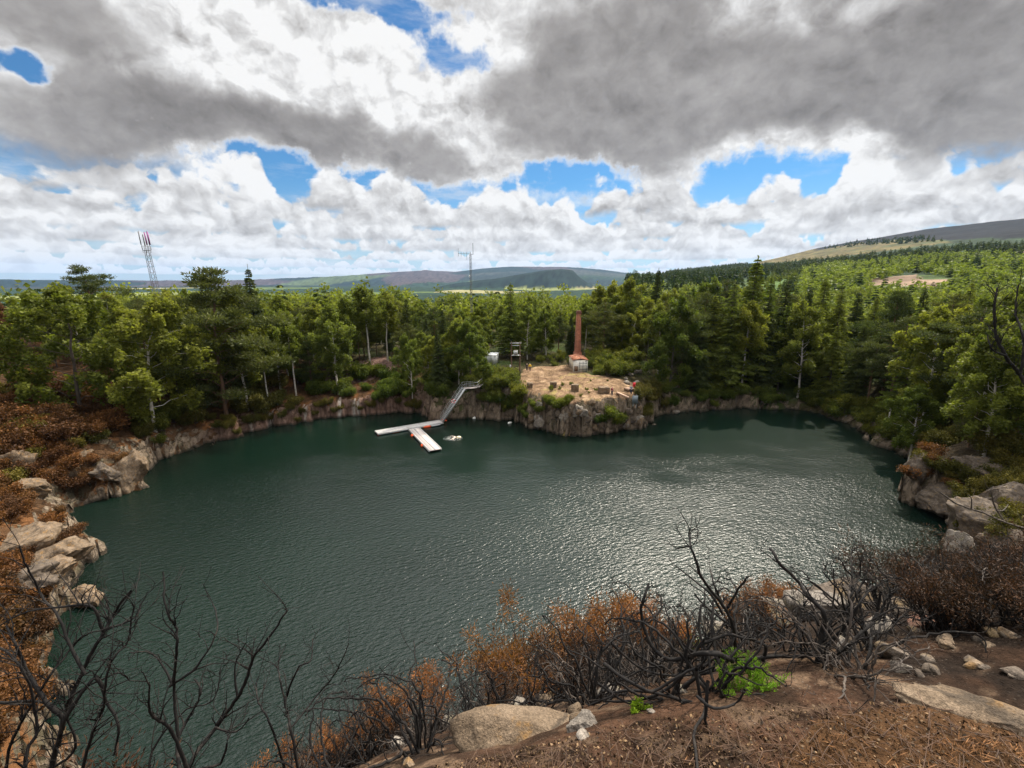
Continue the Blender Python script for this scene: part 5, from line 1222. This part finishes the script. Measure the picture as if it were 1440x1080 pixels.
bushes('scrub', [(1110, 550), (1240, 580), (1270, 630), (1200, 600), (1120, 575)], 22, 1.8, 3.4, 'leafy green shrub at the waterline below the right bank trees', 'shrubs on the right shoreline')
bushes('olive', [(1270, 590), (1440, 590), (1440, 650), (1300, 640)], 18, 1.4, 2.6, 'olive leafy shrub hanging over the crags of the right bank', 'shrubs over the right crags')
bushes('olive', [(1290, 650), (1440, 650), (1440, 780), (1360, 770), (1330, 690)], 34, .9, 1.8, 'olive yellow bush tucked between the right crags', 'olive bushes between right crags')
bushes('rust', [(1270, 600), (1330, 640), (1350, 690), (1290, 680)], 9, 1.0, 1.8, 'brown withered bush on the dark crag of the right bank', 'withered bushes on the right crag')
p = P(1247, 604, 2.5); o = thing('dead_tree', 'pale bare broken trunk standing at the right shoreline', 'dead tree', (p[0], p[1], ground_z(p[0], p[1])))
g = Geo(); g.tube(np.array([(0, 0, -.4), (.05, 0, 2.), (0, .05, 4.2), (.12, 0, 5.4)]), [.14, .12, .10, .05], 7); g.tube(np.array([(.03, 0, 3.6), (.3, .1, 4.2), (.4, .15, 4.6)]), [.05, .035, .01], 5); part('trunk', g, M['birch_bark'], o, True)

# ------------------------------------------------------------------ the burnt foreground
M['char'] = bark_mat('charred bark', [(.3, (.006, .0055, .0055)), (.55, (.015, .013, .012)), (.75, (.050, .040, .033))], 14., .5, .85, .004)
M['char'].node_tree.nodes['Principled BSDF'].inputs['Specular IOR Level'].default_value = .2
M['grey_twig'] = bark_mat('scorched grey wood', [(.3, (.025, .020, .016)), (.55, (.070, .054, .043)), (.75, (.15, .115, .090))], 14., .4, .9, .003)
M['brown_twig'] = bark_mat('brown dead twig', [(.3, (.040, .023, .015)), (.6, (.11, .060, .034)), (.8, (.22, .13, .08))], 10., .4, .9, .002)
M['needle_rust'] = leaf_mat('rust gorse', (.11, .045, .019), (.36, .145, .050), .3)
M['needle_dark'] = leaf_mat('scorched gorse', (.026, .015, .010), (.090, .042, .022), .12)
M['chip'] = leaf_mat('soil chips', (.012, .009, .007), (.24, .16, .10), .0)
M['litter'] = leaf_mat('dead needles', (.060, .030, .016), (.30, .145, .062), .1)
M['shoot'] = leaf_mat('fresh shoot', (.075, .150, .012), (.26, .40, .040), .45)
def spline(pts, n):
    pts = np.asarray(pts, float); k = len(pts); t = np.linspace(0, k-1, n); i = np.clip(np.floor(t).astype(int), 0, k-2); f = (t-i)[:, None]
    p0, p1, p2, p3 = pts[np.clip(i-1, 0, k-1)], pts[i], pts[i+1], pts[np.clip(i+2, 0, k-1)]
    return .5*((2*p1)+(-p0+p2)*f+(2*p0-5*p1+4*p2-p3)*f*f+(-p0+3*p1-3*p2+p3)*f**3)
def stem(g, pts, r0, r1, rng, sides=7, kink=.5):
    L = np.sum(np.linalg.norm(np.diff(pts, axis=0), axis=1)); n = max(6, int(L/.035)); q = spline(pts, n)
    w = rng.normal(size=(n, 3)); w = np.cumsum(w, 0)*.0055*kink; w -= np.linspace(0, 1, n)[:, None]*w[-1]; q = q+w
    r = np.linspace(r0, r1, n)*(1+.22*fbm(np.arange(n)*.5, np.full(n, rng.random()*50), 2, 3)*2)
    g.tube(q, np.maximum(r, .0015), sides); return q, r
def twigs(g, q, r, rng, n, L, sides=4, up=.4, lev=1):
    tips = []
    for _ in range(n):
        i = int(rng.integers(max(1, int(len(q)*.25)), len(q))); d = q[i]-q[i-1]; d /= np.linalg.norm(d)+1e-9
        a = rng.normal(size=3); a[2] = abs(a[2])*.6+up; a -= d*(a @ d)*.4; a /= np.linalg.norm(a); l = L*rng.uniform(.4, 1.2)
        b = rng.normal(size=3)*.35; m = [q[i], q[i]+(d*.45+a*.6)*l*.5, q[i]+(d*.35+a*.75+b*.4)*l]
        qq, rr = stem(g, m, min(r[i]*.6, .007), .0016, rng, sides, .6); tips.append(qq[-1])
        if lev > 0: tips += twigs(g, qq, rr, rng, 2, L*.5, 3, up, lev-1)
    return tips
def hero(name, label, cat, branches, depth, mat='char', tw=3, L=.16, seed=1, root=None, group=None):
    """a charred shrub: main stems surveyed as picture polylines at their real distance"""
    rng = rs(seed); g = Geo(); gt = Geo(); allq = []
    for b in branches:
        px0, px1, pts = b[0], b[1], b[2]; dd = b[3] if len(b) > 3 else 0.
        n = len(pts); off = np.cumsum(rng.normal(size=n))*.10; off -= off[0]
        W = np.array([PD(u, v, depth+dd+off[k]) for k, (u, v) in enumerate(pts)])
        q, r = stem(g, W, px0*.8*depth/F_/2, px1*.8*depth/F_/2, rng); allq.append((q, r))
    for q, r in allq: twigs(gt, q, r, rng, max(1, int(tw*len(q)/22)), L)
    c = allq[0][0][0]; o = thing(name, label, cat, tuple(c), 0, group)
    for v_, f_ in zip(gt.V, gt.F): g.V.append(v_); g.F.append(f_+g.n)
    g.A += gt.A; g.V = [v-c for v in g.V]; part('branches', g, M[mat], o, True)
    return o
hero('charred_shrub', 'big charred shrub with looping black stems in the lower left corner', 'burnt shrub', [
    (12, 4, [(52, 1290), (55, 1200), (60, 1130), (73, 1080), (84, 1044), (91, 1013), (118, 947), (147, 889), (162, 862), (184, 831)]), (8, 3, [(91, 1013), (67, 982), (40, 933), (22, 905), (9, 880)]), (6, 2, [(118, 947), (98, 907), (84, 867), (58, 835), (40, 800), (27, 769)]),
    (7, 3, [(91, 1013), (133, 955), (151, 991), (167, 1027), (160, 1062)]), (6, 3, [(-20, 985), (0, 987), (49, 987), (89, 1000)], .1), (5, 2, [(147, 889), (129, 853), (89, 853), (36, 862), (0, 880)]), (4, 1.6, [(153, 884), (187, 867), (200, 846)]),
    (8, 3, [(45, 1280), (42, 1200), (40, 1130), (38, 1060), (50, 1010), (20, 930), (-20, 900)], -.2), (7, 2, [(85, 1280), (92, 1200), (100, 1130), (122, 1040), (140, 1000), (150, 940), (172, 905), (186, 850)], .25), (6, 2, [(10, 1130), (15, 1050), (60, 960), (110, 900), (160, 880)], .3), (5, 2, [(73, 1080), (110, 1050), (100, 985), (160, 950), (180, 955)], .2)], 2.7, 'char', 9, .26, 11)
hero('charred_shrub', 'charred shrub with one long straight slanting black branch, left foreground', 'burnt shrub', [
    (11, 3.5, [(238, 1290), (243, 1200), (250, 1130), (267, 1076), (302, 1022), (333, 978), (351, 929), (373, 898), (404, 858)]), (7, 2.5, [(255, 1090), (249, 1044), (262, 1013), (282, 978), (273, 955)]), (6, 2, [(249, 1044), (242, 969), (244, 911), (242, 884), (231, 862), (229, 804)]),
    (5, 2, [(240, 966), (275, 942), (307, 889), (299, 849)]), (4, 1.6, [(242, 964), (218, 922), (182, 918)]), (7, 2.5, [(267, 1090), (244, 1027), (213, 1000), (209, 960)]), (5, 2, [(269, 1085), (311, 1071), (320, 1040), (318, 1031)]), (4, 1.5, [(333, 978), (330, 940), (345, 905)]),
    (6, 2, [(215, 1280), (211, 1200), (210, 1130), (215, 1060), (260, 1000), (300, 985), (310, 940)], .3), (4, 2, [(302, 1022), (330, 1030), (350, 1010)], .1)], 2.6, 'char', 7, .24, 12)
hero('charred_shrub', 'thin leaning charred shrub with fine forked tips, centre left foreground', 'burnt shrub', [
    (6, 2, [(432, 1260), (427, 1180), (420, 1100), (409, 1022), (400, 991), (391, 951), (387, 935)]), (4, 1.6, [(400, 985), (418, 942), (438, 929), (440, 898)]), (4, 1.5, [(409, 1022), (450, 970), (470, 945), (490, 905)], .2), (4, 2, [(400, 1080), (380, 1010), (365, 985), (360, 960)], -.1)], 3.0, 'char', 6, .2, 13)
hero('charred_shrub', 'charred shrub with antler like forked branches against the water, right of centre', 'burnt shrub', [
    (6, 2.5, [(1037, 931), (1033, 881), (1015, 853), (989, 817), (973, 772), (969, 752)]), (5, 2, [(1017, 865), (999, 835), (977, 817), (949, 795)]), (5, 3, [(1019, 859), (1037, 829), (1051, 811)]), (4, 2, [(1015, 849), (1005, 825), (1000, 801)]),
    (7, 3, [(1073, 929), (1075, 907), (1041, 893), (1021, 877), (993, 853), (977, 835)], .1), (8, 4.5, [(1030, 930), (1021, 925), (993, 917), (953, 925), (932, 921), (912, 897), (902, 865), (904, 845), (912, 821)], -.2), (6, 3, [(981, 921), (969, 915), (953, 897), (945, 869)], .1),
    (7, 3, [(1060, 935), (1037, 931), (1010, 905), (1003, 885)], -.1), (8, 5, [(1040, 932), (1085, 923), (1142, 921)], .1), (4, 2, [(973, 772), (965, 768), (950, 772)])], 2.55, 'char', 5, .13, 14)
hero('charred_shrub', 'charred shrub with a long hooked branch reaching up left, beside the twiggy one', 'burnt shrub', [
    (10, 4, [(1152, 945), (1150, 929), (1156, 893), (1160, 861), (1134, 837), (1118, 813), (1094, 788), (1083, 772)]), (5, 2, [(1152, 881), (1146, 869), (1126, 855), (1114, 843)]), (5, 3, [(1130, 930), (1128, 909), (1126, 869), (1136, 843)], .1), (6, 2.5, [(1150, 935), (1148, 897), (1164, 877), (1172, 841), (1172, 800)], .15),
    (8, 3, [(1155, 935), (1162, 909), (1186, 881), (1210, 845), (1226, 823)], -.1), (10, 5, [(1160, 940), (1166, 937), (1186, 921), (1206, 893), (1231, 865), (1239, 833)], -.2), (6, 3, [(1214, 950), (1224, 913), (1226, 873)], -.2), (6, 4, [(1101, 937), (1142, 939), (1166, 937)]), (4, 2, [(1226, 873), (1250, 860), (1262, 850)], -.1)], 2.6, 'char', 5, .14, 15)
hero('charred_shrub', 'fine twiggy shrub with a few clinging brown leaves, tallest at right', 'burnt shrub', [
    (5, 1.8, [(1180, 930), (1190, 880), (1196, 840), (1198, 800), (1199, 775)]), (4, 1.5, [(1192, 868), (1178, 830), (1165, 812), (1158, 805)]), (4, 1.5, [(1196, 850), (1215, 815), (1222, 795)]), (3, 1.2, [(1198, 810), (1185, 795), (1180, 785)]), (3, 1.2, [(1196, 840), (1208, 800), (1206, 780)])], 2.9, 'char', 16, .13, 16)
hero('charred_shrub', 'charred roots and low stems sprawling down over the brown soil, centre foreground', 'burnt shrub', [
    (7, 4, [(979, 940), (981, 978), (991, 998), (975, 1026), (981, 1085)]), (5, 3, [(997, 958), (993, 1015), (997, 1050), (1013, 1085)], -.1), (8, 4, [(961, 945), (936, 970), (900, 984), (850, 986)], .2), (7, 4, [(850, 935), (884, 958), (916, 970), (953, 950), (980, 940)], .2), (6, 3, [(981, 978), (1005, 996), (1033, 990), (1047, 970)], -.1),
    (6, 3, [(860, 905), (900, 940), (960, 950), (1010, 935)], .35), (5, 3, [(840, 960), (880, 990), (930, 985)], .3)], 1.95, 'char', 2, .12, 17)
hero('fallen_branch', 'long bare pale branch hanging out over the dark crags on the right', 'branch', [
    (4.5, 2.5, [(1540, 880), (1495, 795), (1450, 748), (1410, 733), (1385, 722), (1345, 708), (1322, 693)]), (3, 1.2, [(1412, 733), (1398, 710), (1393, 690), (1397, 684)]), (2.5, 1, [(1402, 718), (1412, 717), (1418, 709)]), (2.5, 1, [(1366, 715), (1366, 702), (1361, 695)])], 12., 'grey_twig', 1, .4, 18)
hero('dead_sapling', 'dark bare sapling with crooked twigs at the right frame edge against the trees', 'dead tree', [
    (9, 3, [(1478, 830), (1476, 740), (1470, 640), (1452, 560), (1436, 525), (1415, 500), (1400, 470), (1398, 430), (1402, 405)]), (5, 2, [(1436, 525), (1440, 480), (1428, 440), (1432, 400)]), (4, 1.5, [(1415, 500), (1395, 490), (1388, 470)]), (4, 1.5, [(1440, 480), (1455, 440), (1450, 400)])], 9., 'char', 5, .7, 19)
# ---- scorched gorse bushes down the slope
def gorse(seed, leaf, nleaf, H=.8, W=.5, stems=16):
    rng = rs(seed); T = Geo(); K = Geo(); tips = []
    for i in range(stems):
        a = rng.random()*6.28; l = W*(.3+.8*rng.random()); h = H*(.55+.5*rng.random()); s = np.linspace(0, 1, 5)[:, None]
        pts = np.array([0, 0, -.12])+s*np.array([math.cos(a)*l, math.sin(a)*l, 0])+s**.8*np.array([0, 0, h])+np.cumsum(rng.normal(size=(5, 3))*.035, 0)
        q, r = stem(T, pts, .011*(.6+.8*rng.random()), .003, rng, 5, 1.); tips.append(q[-1]); tips += twigs(T, q, r, rng, 5, .22, 3, .5, 1)
    tips = np.array(tips)
    if nleaf:
        sel = tips[tips[:, 2] > np.quantile(tips[:, 2], .40)]; sel = sel[rng.random(len(sel)) < .42]; c = sel[rng.integers(0, len(sel), nleaf)]; o = rng.normal(size=(nleaf, 3))*np.array([.052, .052, .062])
        K.quads(c+o, .042*(.6+.8*rng.random(nleaf)), rng, .22, o/.05+np.array([0, 0, .5]), a=np.clip(.35+.3*rng.normal(size=nleaf)+.25*fbm(c[:, 0]*7, c[:, 1]*7+c[:, 2]*5, 2, seed)*2, 0, 1))
    return T, K, leaf
GP = []
for k, (leaf, nl, H, W, st, bark) in enumerate((('needle_rust', 5600, .85, .42, 15, 'char'), ('needle_rust', 4600, .7, .5, 15, 'char'), ('needle_dark', 2000, .75, .5, 18, 'char'), (None, 0, .8, .55, 22, 'char'), (None, 0, .6, .6, 20, 'grey_twig'), ('needle_rust', 7500, 1.0, .34, 12, 'char'))):
    T, K, lf = gorse(500+k, leaf, nl, H, W, st); GP.append((T.mesh('stems', [M[bark]], True), K.mesh('dead_foliage', [M[leaf]]) if nl else None))
grng = rs(515)
def put_gorse(u, r, var, sc, label, group=None, yaw=None):
    th = math.atan2(ray(u, 900)[0], ray(u, 900)[1]); x, y = r*math.sin(th), r*math.cos(th); z = ground_z(x, y)
    o = thing('burnt_gorse', label, 'burnt bush', (x, y, z), grng.random()*6.28 if yaw is None else yaw, group); o.scale = (sc*grng.uniform(.9, 1.15), sc*grng.uniform(.9, 1.15), sc)
    o.rotation_euler[0] = grng.normal()*.12-.15; o.rotation_euler[1] = grng.normal()*.12
    a, b = GP[var]; link('stems', a, o)
    if b is not None: link('dead_foliage', b, o)
    return o
for u, r, var, sc, lab in ((712, 5.2, 5, 1.0, 'tallest rust orange gorse bush against the water, left of centre'), (738, 4.9, 0, .85, 'rust orange gorse bush at the foot of the tallest one'), (850, 6.3, 0, 1.05, 'dense rust gorse bush whose crown stands against the glinting water'), (822, 6.6, 5, .9, 'narrow rust gorse left of the dense one'),
                       (905, 6.6, 1, 1.0, 'broad rust gorse behind the curved black branch'), (935, 6.0, 0, .9, 'rust gorse left of the green gorse tuft'), (785, 5.0, 2, 1.0, 'dark scorched gorse between the orange bushes'), (600, 5.2, 1, .75, 'low rust gorse left of the tallest orange bush')):
    put_gorse(u, r, var, sc*(1.45 if u in (712, 738, 850, 822) else 1.15), lab)
TP = []
for k in range(4):
    rng = rs(560+k); T = Geo()
    for i in range(9):
        a = rng.random()*6.28; l = rng.uniform(.35, .95); h = rng.uniform(.12, .55); sgn = rng.normal()*.5; q = np.linspace(0, 1, 6)
        pts = np.stack([np.cos(a+sgn*q)*l*q, np.sin(a+sgn*q)*l*q, -.1+h*np.sin(q*2.3)+.1*q], 1)+np.cumsum(rng.normal(size=(6, 3))*.03, 0)
        qq, rr = stem(T, pts, rng.uniform(.008, .017), .004, rng, 6, 1.6); twigs(T, qq, rr, rng, 5, .22, 4, .5, 1)
    TP.append(T.mesh('branches', [M['char' if k else 'grey_twig']], True))
def tangle(n, u0, u1, r0, r1, s0, s1, label, group):
    for i in range(n):
        u = u0+(u1-u0)*(i+grng.random())/n; rr = grng.uniform(r0, r1); th = math.atan2(ray(u, 900)[0], ray(u, 900)[1]); x, y = rr*math.sin(th), rr*math.cos(th)
        o = thing('charred_bush', label, 'burnt shrub', (x, y, ground_z(x, y)), grng.random()*6.28, group); sc = grng.uniform(s0, s1); o.scale = (sc, sc, sc); o.rotation_euler[0] = -.3+grng.normal()*.15
        link('branches', TP[int(grng.integers(0, 4))], o)
tangle(20, 800, 1010, 2.1, 3.8, .5, .8, 'low tangle of black charred stems left of the green shoots', 'black tangle at centre right')
tangle(14, 1010, 1260, 2.4, 4.2, .42, .66, 'low tangle of charred stems round the antler branches', 'charred stems round the antler branches')
tangle(12, 1230, 1470, 3.4, 7.0, .45, .75, 'charred stems lying over the burnt ground at right', 'charred stems on the right')
tangle(14, 420, 760, 2.2, 3.8, .5, .85, 'bare charred stems left of and above the broad pale rock', 'charred stems left of the broad rock')
def row(n, u0, u1, r0, r1, vs, s0, s1, label, group):
    for i in range(n): put_gorse(u0+(u1-u0)*(i+grng.random())/n, grng.uniform(r0, r1), int(grng.choice(vs)), grng.uniform(s0, s1), label, group)
row(7, 340, 580, 4.2, 5.3, [0, 1, 1, 2], .5, .75, 'rust tipped gorse in the row along the lower left water edge', 'rust tipped gorse, lower left')
row(10, 330, 640, 2.7, 3.8, [3, 4, 2, 3], .45, .7, 'bare scorched gorse stems tangled at the bottom left of the big pale rock', 'bare gorse stems, bottom left')
row(12, 640, 860, 3.4, 4.6, [3, 4, 2], .55, .8, 'bare black gorse stems among the pale stones above the big rock', 'bare gorse stems above the big rock')
row(9, 790, 980, 3.6, 5.6, [3, 2], .5, .8, 'black gorse tangle in the middle of the slope left of the antler branches', 'black gorse tangle')
row(7, 980, 1120, 5.2, 7.0, [2, 3, 1], .6, .85, 'dark brown gorse behind the antler like branches', 'dark gorse behind the antler branches')
row(14, 1230, 1330, 6, 13, [2, 2, 2, 3], .6, 1.0, 'dark brown burnt gorse along the crest at right', 'burnt gorse on the right crest')
row(30, 1290, 1520, 4.5, 11, [3, 2, 3, 2], .55, .85, 'charred gorse in the black thicket at the right edge', 'charred thicket at right')
row(20, 1290, 1520, 10, 19, [2, 2, 3, 2], .7, 1.1, 'burnt dark gorse below the right crags', 'burnt gorse below the right crags')
row(12, 1280, 1470, 3.6, 5.2, [2, 3, 2], .4, .6, 'low charred gorse among the loose stones at right', 'low charred gorse among stones')
row(8, -30, 110, 3.5, 6, [3, 2, 4], .9, 1.3, 'scorched gorse under the big charred shrub at lower left', 'gorse under the charred shrub')
def shoots(name, label, u, r, n, H, W, seed):
    rng = rs(seed); th = math.atan2(ray(u, 940)[0], ray(u, 940)[1]); x, y = r*math.sin(th), r*math.cos(th); z = ground_z(x, y); g = Geo(); K = Geo()
    o = thing(name, label, 'green plant', (x, y, z))
    for i in range(n):
        a = rng.random()*6.28; l = W*math.sqrt(rng.random()); h = H*(.5+.6*rng.random())*(1.15-.5*l/W); b = np.array([math.cos(a)*l*.6, math.sin(a)*l*.6, -.01]); t = np.array([math.cos(a)*l, math.sin(a)*l, h])
        q = spline([b, (b+t)/2+rng.normal(size=3)*.008, t], 8); g.tube(q, np.linspace(.0022, .001, 8), 3); m = 80; f = rng.random(m); c = b+(t-b)*f[:, None]; ax = rng.normal(size=(m, 3))+np.array([0, 0, 1.1])
        K.quads(c+rng.normal(size=(m, 3))*.006, .017*(.7+.6*rng.random(m)), rng, .2, ax, a=np.clip(.2+.6*f+.15*rng.normal(size=m), 0, 1))
    part('stalks', g, M['shoot'], o); part('leaves', K, M['shoot'], o)
shoots('green_shoots', 'vivid green clump of fresh shoots at the soil edge under the charred stems', 1058, 2.22, 70, .12, .19, 1)
shoots('green_shoots', 'small green sprig by a pale stone in the centre foreground', 903, 1.9, 12, .06, .05, 2)
shoots('green_shoots', 'olive green tuft of gorse behind the black antler branches', 964, 6.4, 40, .42, .26, 3)
# ---- stones and slabs
PXK = .40
def near_rock(u, v, s, seed, lab, mat='granite', sink=.3, yaw=None, tilt=(0, 0), sub=4, group=None, name='boulder', cat='rock', cuts=11, rough=.1, round_=0.):
    p = PG(u, v)
    if name != 'cliff' and math.hypot(p[0], p[1]) > 11:
        th = math.atan2(p[0], p[1]); rr = 6.5; p = np.array([rr*math.sin(th), rr*math.cos(th), 0]); p[2] = ground_z(p[0], p[1])
    dep = p[1]*CP-(p[2]-CAMZ)*SP
    if name != 'slab': s = tuple(np.array(s)*dep*(.36 if name == 'loose_stone' else .17))
    put_rock(name, lab, (p[0], p[1], p[2]+s[2]*(1-2*sink)), s, seed, mat, rs(seed).random()*6 if yaw is None else yaw, tilt, sub, cuts, group, cat, rough, round_)
near_rock(742, 1036, (.42, .14, .085), 601, 'broad pale lichened rock at the bottom of the picture, capped with brown soil', 'tan_rock', .44, -.10, (.12, .02), 4, cuts=7, rough=.26, round_=.12, name='slab')
near_rock(824, 1022, (.09, .06, .045), 602, 'small pale knob joined to the right end of the broad rock', 'granite', .40, .3, sub=5, rough=.14, name='slab')
near_rock(1362, 1000, (.32, .10, .045), 603, 'flat tan slab set in the soil at lower right', 'tan_rock', .48, -.32, (.18, .05), 5, cuts=8, rough=.16, round_=.1, name='slab')
NR = [(1160, 868, .42, 'granite', 'large grey boulder behind the hooked branch'), (1200, 838, .5, 'brown_rock', 'dark boulder on the crest behind the twiggy shrub'), (1190, 915, .15, 'granite', 'pale upright stone between the charred stems at right'), (1265, 862, .18, 'brown_rock', 'brown flat stone on the burnt crest'),
      (1300, 885, .18, 'red_rock', 'reddish flat stone right of the twiggy shrub'), (1255, 925, .17, 'brown_rock', 'dark brown stone beside pale pebbles at right'), (1262, 942, .13, 'granite', 'pale stone in front of the dark brown one'), (1330, 905, .12, 'tan_rock', 'tan stone in the charred thicket'),
      (1100, 875, .36, 'granite', 'pale stone glimpsed behind the black stems'), (715, 985, .15, 'granite', 'pale upright stone above the broad rock'), (690, 968, .14, 'tan_rock', 'flat tan stone left of the upright one'), (735, 968, .13, 'granite', 'white broken stone among black stems above the broad rock'),
      (660, 985, .11, 'granite', 'grey stone at the left end of the pale stones'), (772, 985, .10, 'tan_rock', 'small tan stone right of the upright one'), (960, 975, .085, 'granite', 'pale stone by the charred roots'), (915, 1003, .06, 'granite', 'pale pointed stone beside the green sprig'),
      (560, 1050, .10, 'granite', 'grey stone at the bottom among bare gorse stems'), (575, 1078, .11, 'tan_rock', 'tan stone at the very bottom edge left of the broad rock'), (445, 1076, .08, 'granite', 'yellowish stone at the bottom edge far left of the broad rock'), (880, 905, .2, 'tan_rock', 'tan stone under the dense rust gorse'),
      (1010, 880, .26, 'granite', 'grey stone behind the antler branches'), (1240, 890, .2, 'granite', 'light grey stone right of the hooked branch base')]
for i, (u, v, s, mt, lab) in enumerate(NR): near_rock(u, v, (s*1.15, s*.85, s*.8), 620+i, lab, mt, .3)
srng = rs(660)
for i in range(26):
    u, v = srng.uniform(1190, 1440), srng.uniform(872, 962); s = srng.uniform(.025, .075); near_rock(u, v, (s*.95, s*.8, s*.55), 700+i, 'loose stone strewn over the burnt ground at the right', ['brown_rock', 'tan_rock', 'brown_rock', 'brown_rock'][i % 4], .42, sub=3, group='loose stones at right', name='loose_stone', cat='stone')
for i in range(26):
    u, v = srng.uniform(520, 860), srng.uniform(955, 1045); s = srng.uniform(.03, .085); near_rock(u, v, (s*1.2, s, s*.8), 750+i, 'loose pale stone among the black stems left of the soil', ['granite', 'tan_rock'][i % 2], .35, sub=3, group='loose stones at centre', name='loose_stone', cat='stone')
# ---- litter on the soil
def litter():
    rng = rs(801); g = Geo(); n = 750; u = rng.uniform(640, 1460, n); v = rng.uniform(955, 1150, n)
    for a, b in zip(u, v):
        d = ray(a, b); t = 1.62/-d[2]; x, y = d[0]*t, d[1]*t; z = ground_z(x, y)
        if y > 2.6: continue
        an = rng.random()*6.28; l = rng.uniform(.02, .13)*(1.5 if rng.random() < .1 else 1); dx, dy = math.cos(an)*l/2, math.sin(an)*l/2; bow = rng.normal()*l*.12
        q = np.array([(x-dx, y-dy, z+.004+abs(rng.normal())*.006), (x-dy*bow*4, y+dx*bow*4, z+.010+abs(rng.normal())*.008), (x+dx, y+dy, z+.004+abs(rng.normal())*.010)]); g.tube(spline(q, 6), np.linspace(1.2, .5, 6)*rng.uniform(.0009, .0022), 4)
    link('twig_litter', g.mesh('twig_litter', [M['brown_twig']], True), kind='stuff', label='dead twigs scattered over the brown soil', category='twigs')
    n = 2600; u = np.concatenate([rng.normal(1310, 120, n*2//3), rng.uniform(640, 1460, n-n*2//3)]); v = np.concatenate([1010+np.abs(rng.normal(0, 60, n*2//3)), rng.uniform(985, 1140, n-n*2//3)])
    W = np.array([ray(a, b) for a, b in zip(u, v)]); t = 1.62/-W[:, 2]; x, y = W[:, 0]*t, W[:, 1]*t; z = ground_zs(x, y); k = y < 2.4; x, y, z = x[k], y[k], z[k]; k = rng.random(len(x)) < np.where(fbm(x*3.5, y*3.5, 3, 12) > .04, .95, .14); x, y, z = x[k], y[k], z[k]; n = len(x)
    an = .5+rng.normal(size=n)*.7; ax = np.stack([np.cos(an), np.sin(an), rng.normal(size=n)*.2], 1); g = Geo()
    g.quads(np.stack([x, y, z+.006+rng.random(n)*.012], 1), .02+.045*rng.random(n), rng, .05, ax, a=np.clip(rng.random(n)*.9, 0, 1))
    link('dead_needles', g.mesh('dead_needles', [M['litter']]), kind='stuff', label='rust coloured dead needles and grass on the soil', category='dead grass')
    n = 9000; u = rng.uniform(600, 1460, n); v = rng.uniform(940, 1140, n); W = np.array([ray(a, b) for a, b in zip(u, v)]); t = 1.62/-W[:, 2]; x, y = W[:, 0]*t, W[:, 1]*t; z = ground_zs(x, y); k = y < 2.6; x, y, z = x[k], y[k], z[k]; n = len(x); g = Geo()
    g.quads(np.stack([x, y, z+.003+rng.random(n)*.006], 1), .004+.014*rng.random(n)**2, rng, .7, flat=.3, a=np.clip(rng.random(n)**1.5, 0, 1))
    link('bark_chips', g.mesh('bark_chips', [M['chip']]), kind='stuff', label='bits of bark and charcoal on the brown soil', category='litter')
litter()
build_haze()
# ------------------------------------------------------------------ labels for the trees of the forest
WHERE = [(-999, 40, 'at the left frame edge'), (40, 100, 'behind the rounded broadleaf tree'), (100, 170, 'below the dark skyline pine at left'), (170, 240, 'around the foot of the lattice mast'), (240, 300, 'left of the huge layered pine'), (300, 350, 'beside the huge layered pine'), (350, 400, 'near the pointed spruce'),
         (400, 450, 'over the left end of the quarry face'), (450, 500, 'left of the bare pink earth'), (500, 550, 'behind the bare pink earth'), (550, 600, 'above the outer end of the jetty'), (600, 645, 'left of the radio mast'), (645, 690, 'around the radio mast'), (690, 740, 'behind the transformer poles'), (740, 800, 'left of the brick chimney'),
         (800, 850, 'behind the brick chimney'), (850, 900, 'above the sunlit scrub'), (900, 950, 'behind the rubble heap'), (950, 1000, 'right of the rubble heap'), (1000, 1060, 'around the tallest larch'), (1060, 1110, 'right of the tallest larch'), (1110, 1160, 'by the slender separate larch'), (1160, 1220, 'by the low light birch at right'),
         (1220, 1290, 'in front of the scree'), (1290, 1350, 'over the dark inlet at right'), (1350, 9999, 'towards the right frame edge')]
LOOK = {'birch': 'green leafy birch', 'tall_birch': 'tall stemmed birch', 'broad': 'dark leafy tree', 'pine': 'dark pine', 'wide_pine': 'bushy pine', 'spruce': 'pointed spruce', 'larch': 'feathery larch'}
ORD = {2: ['left', 'right'], 3: ['left', 'middle', 'right'], 4: ['leftmost', 'second from left', 'third from left', 'rightmost']}
cl = {}
for o, kind, lab, h in PLANTS:
    if lab: o['label'] = lab; continue
    x, y, z = o.location; u = float(proj(np.array([x]), np.array([y]), np.array([z+h*.6]))[0][0]); r = math.hypot(x, y)
    w = [q[2] for q in WHERE if q[0] <= u < q[1]][0]; row_ = 'front row' if r < 104 else ('second row' if r < 124 else 'far row')
    cl.setdefault((kind, w, row_), []).append((u, o))
for (kind, w, row_), L in cl.items():
    L.sort(key=lambda q: q[0]); n = len(L)
    for i, (u, o) in enumerate(L):
        pre = '' if n == 1 or n > 4 else ORD[n][i]+' '
        o['label'] = f"{pre}{LOOK[kind]} {w}, {row_}"
        o['group'] = 'trees of the quarry wood'
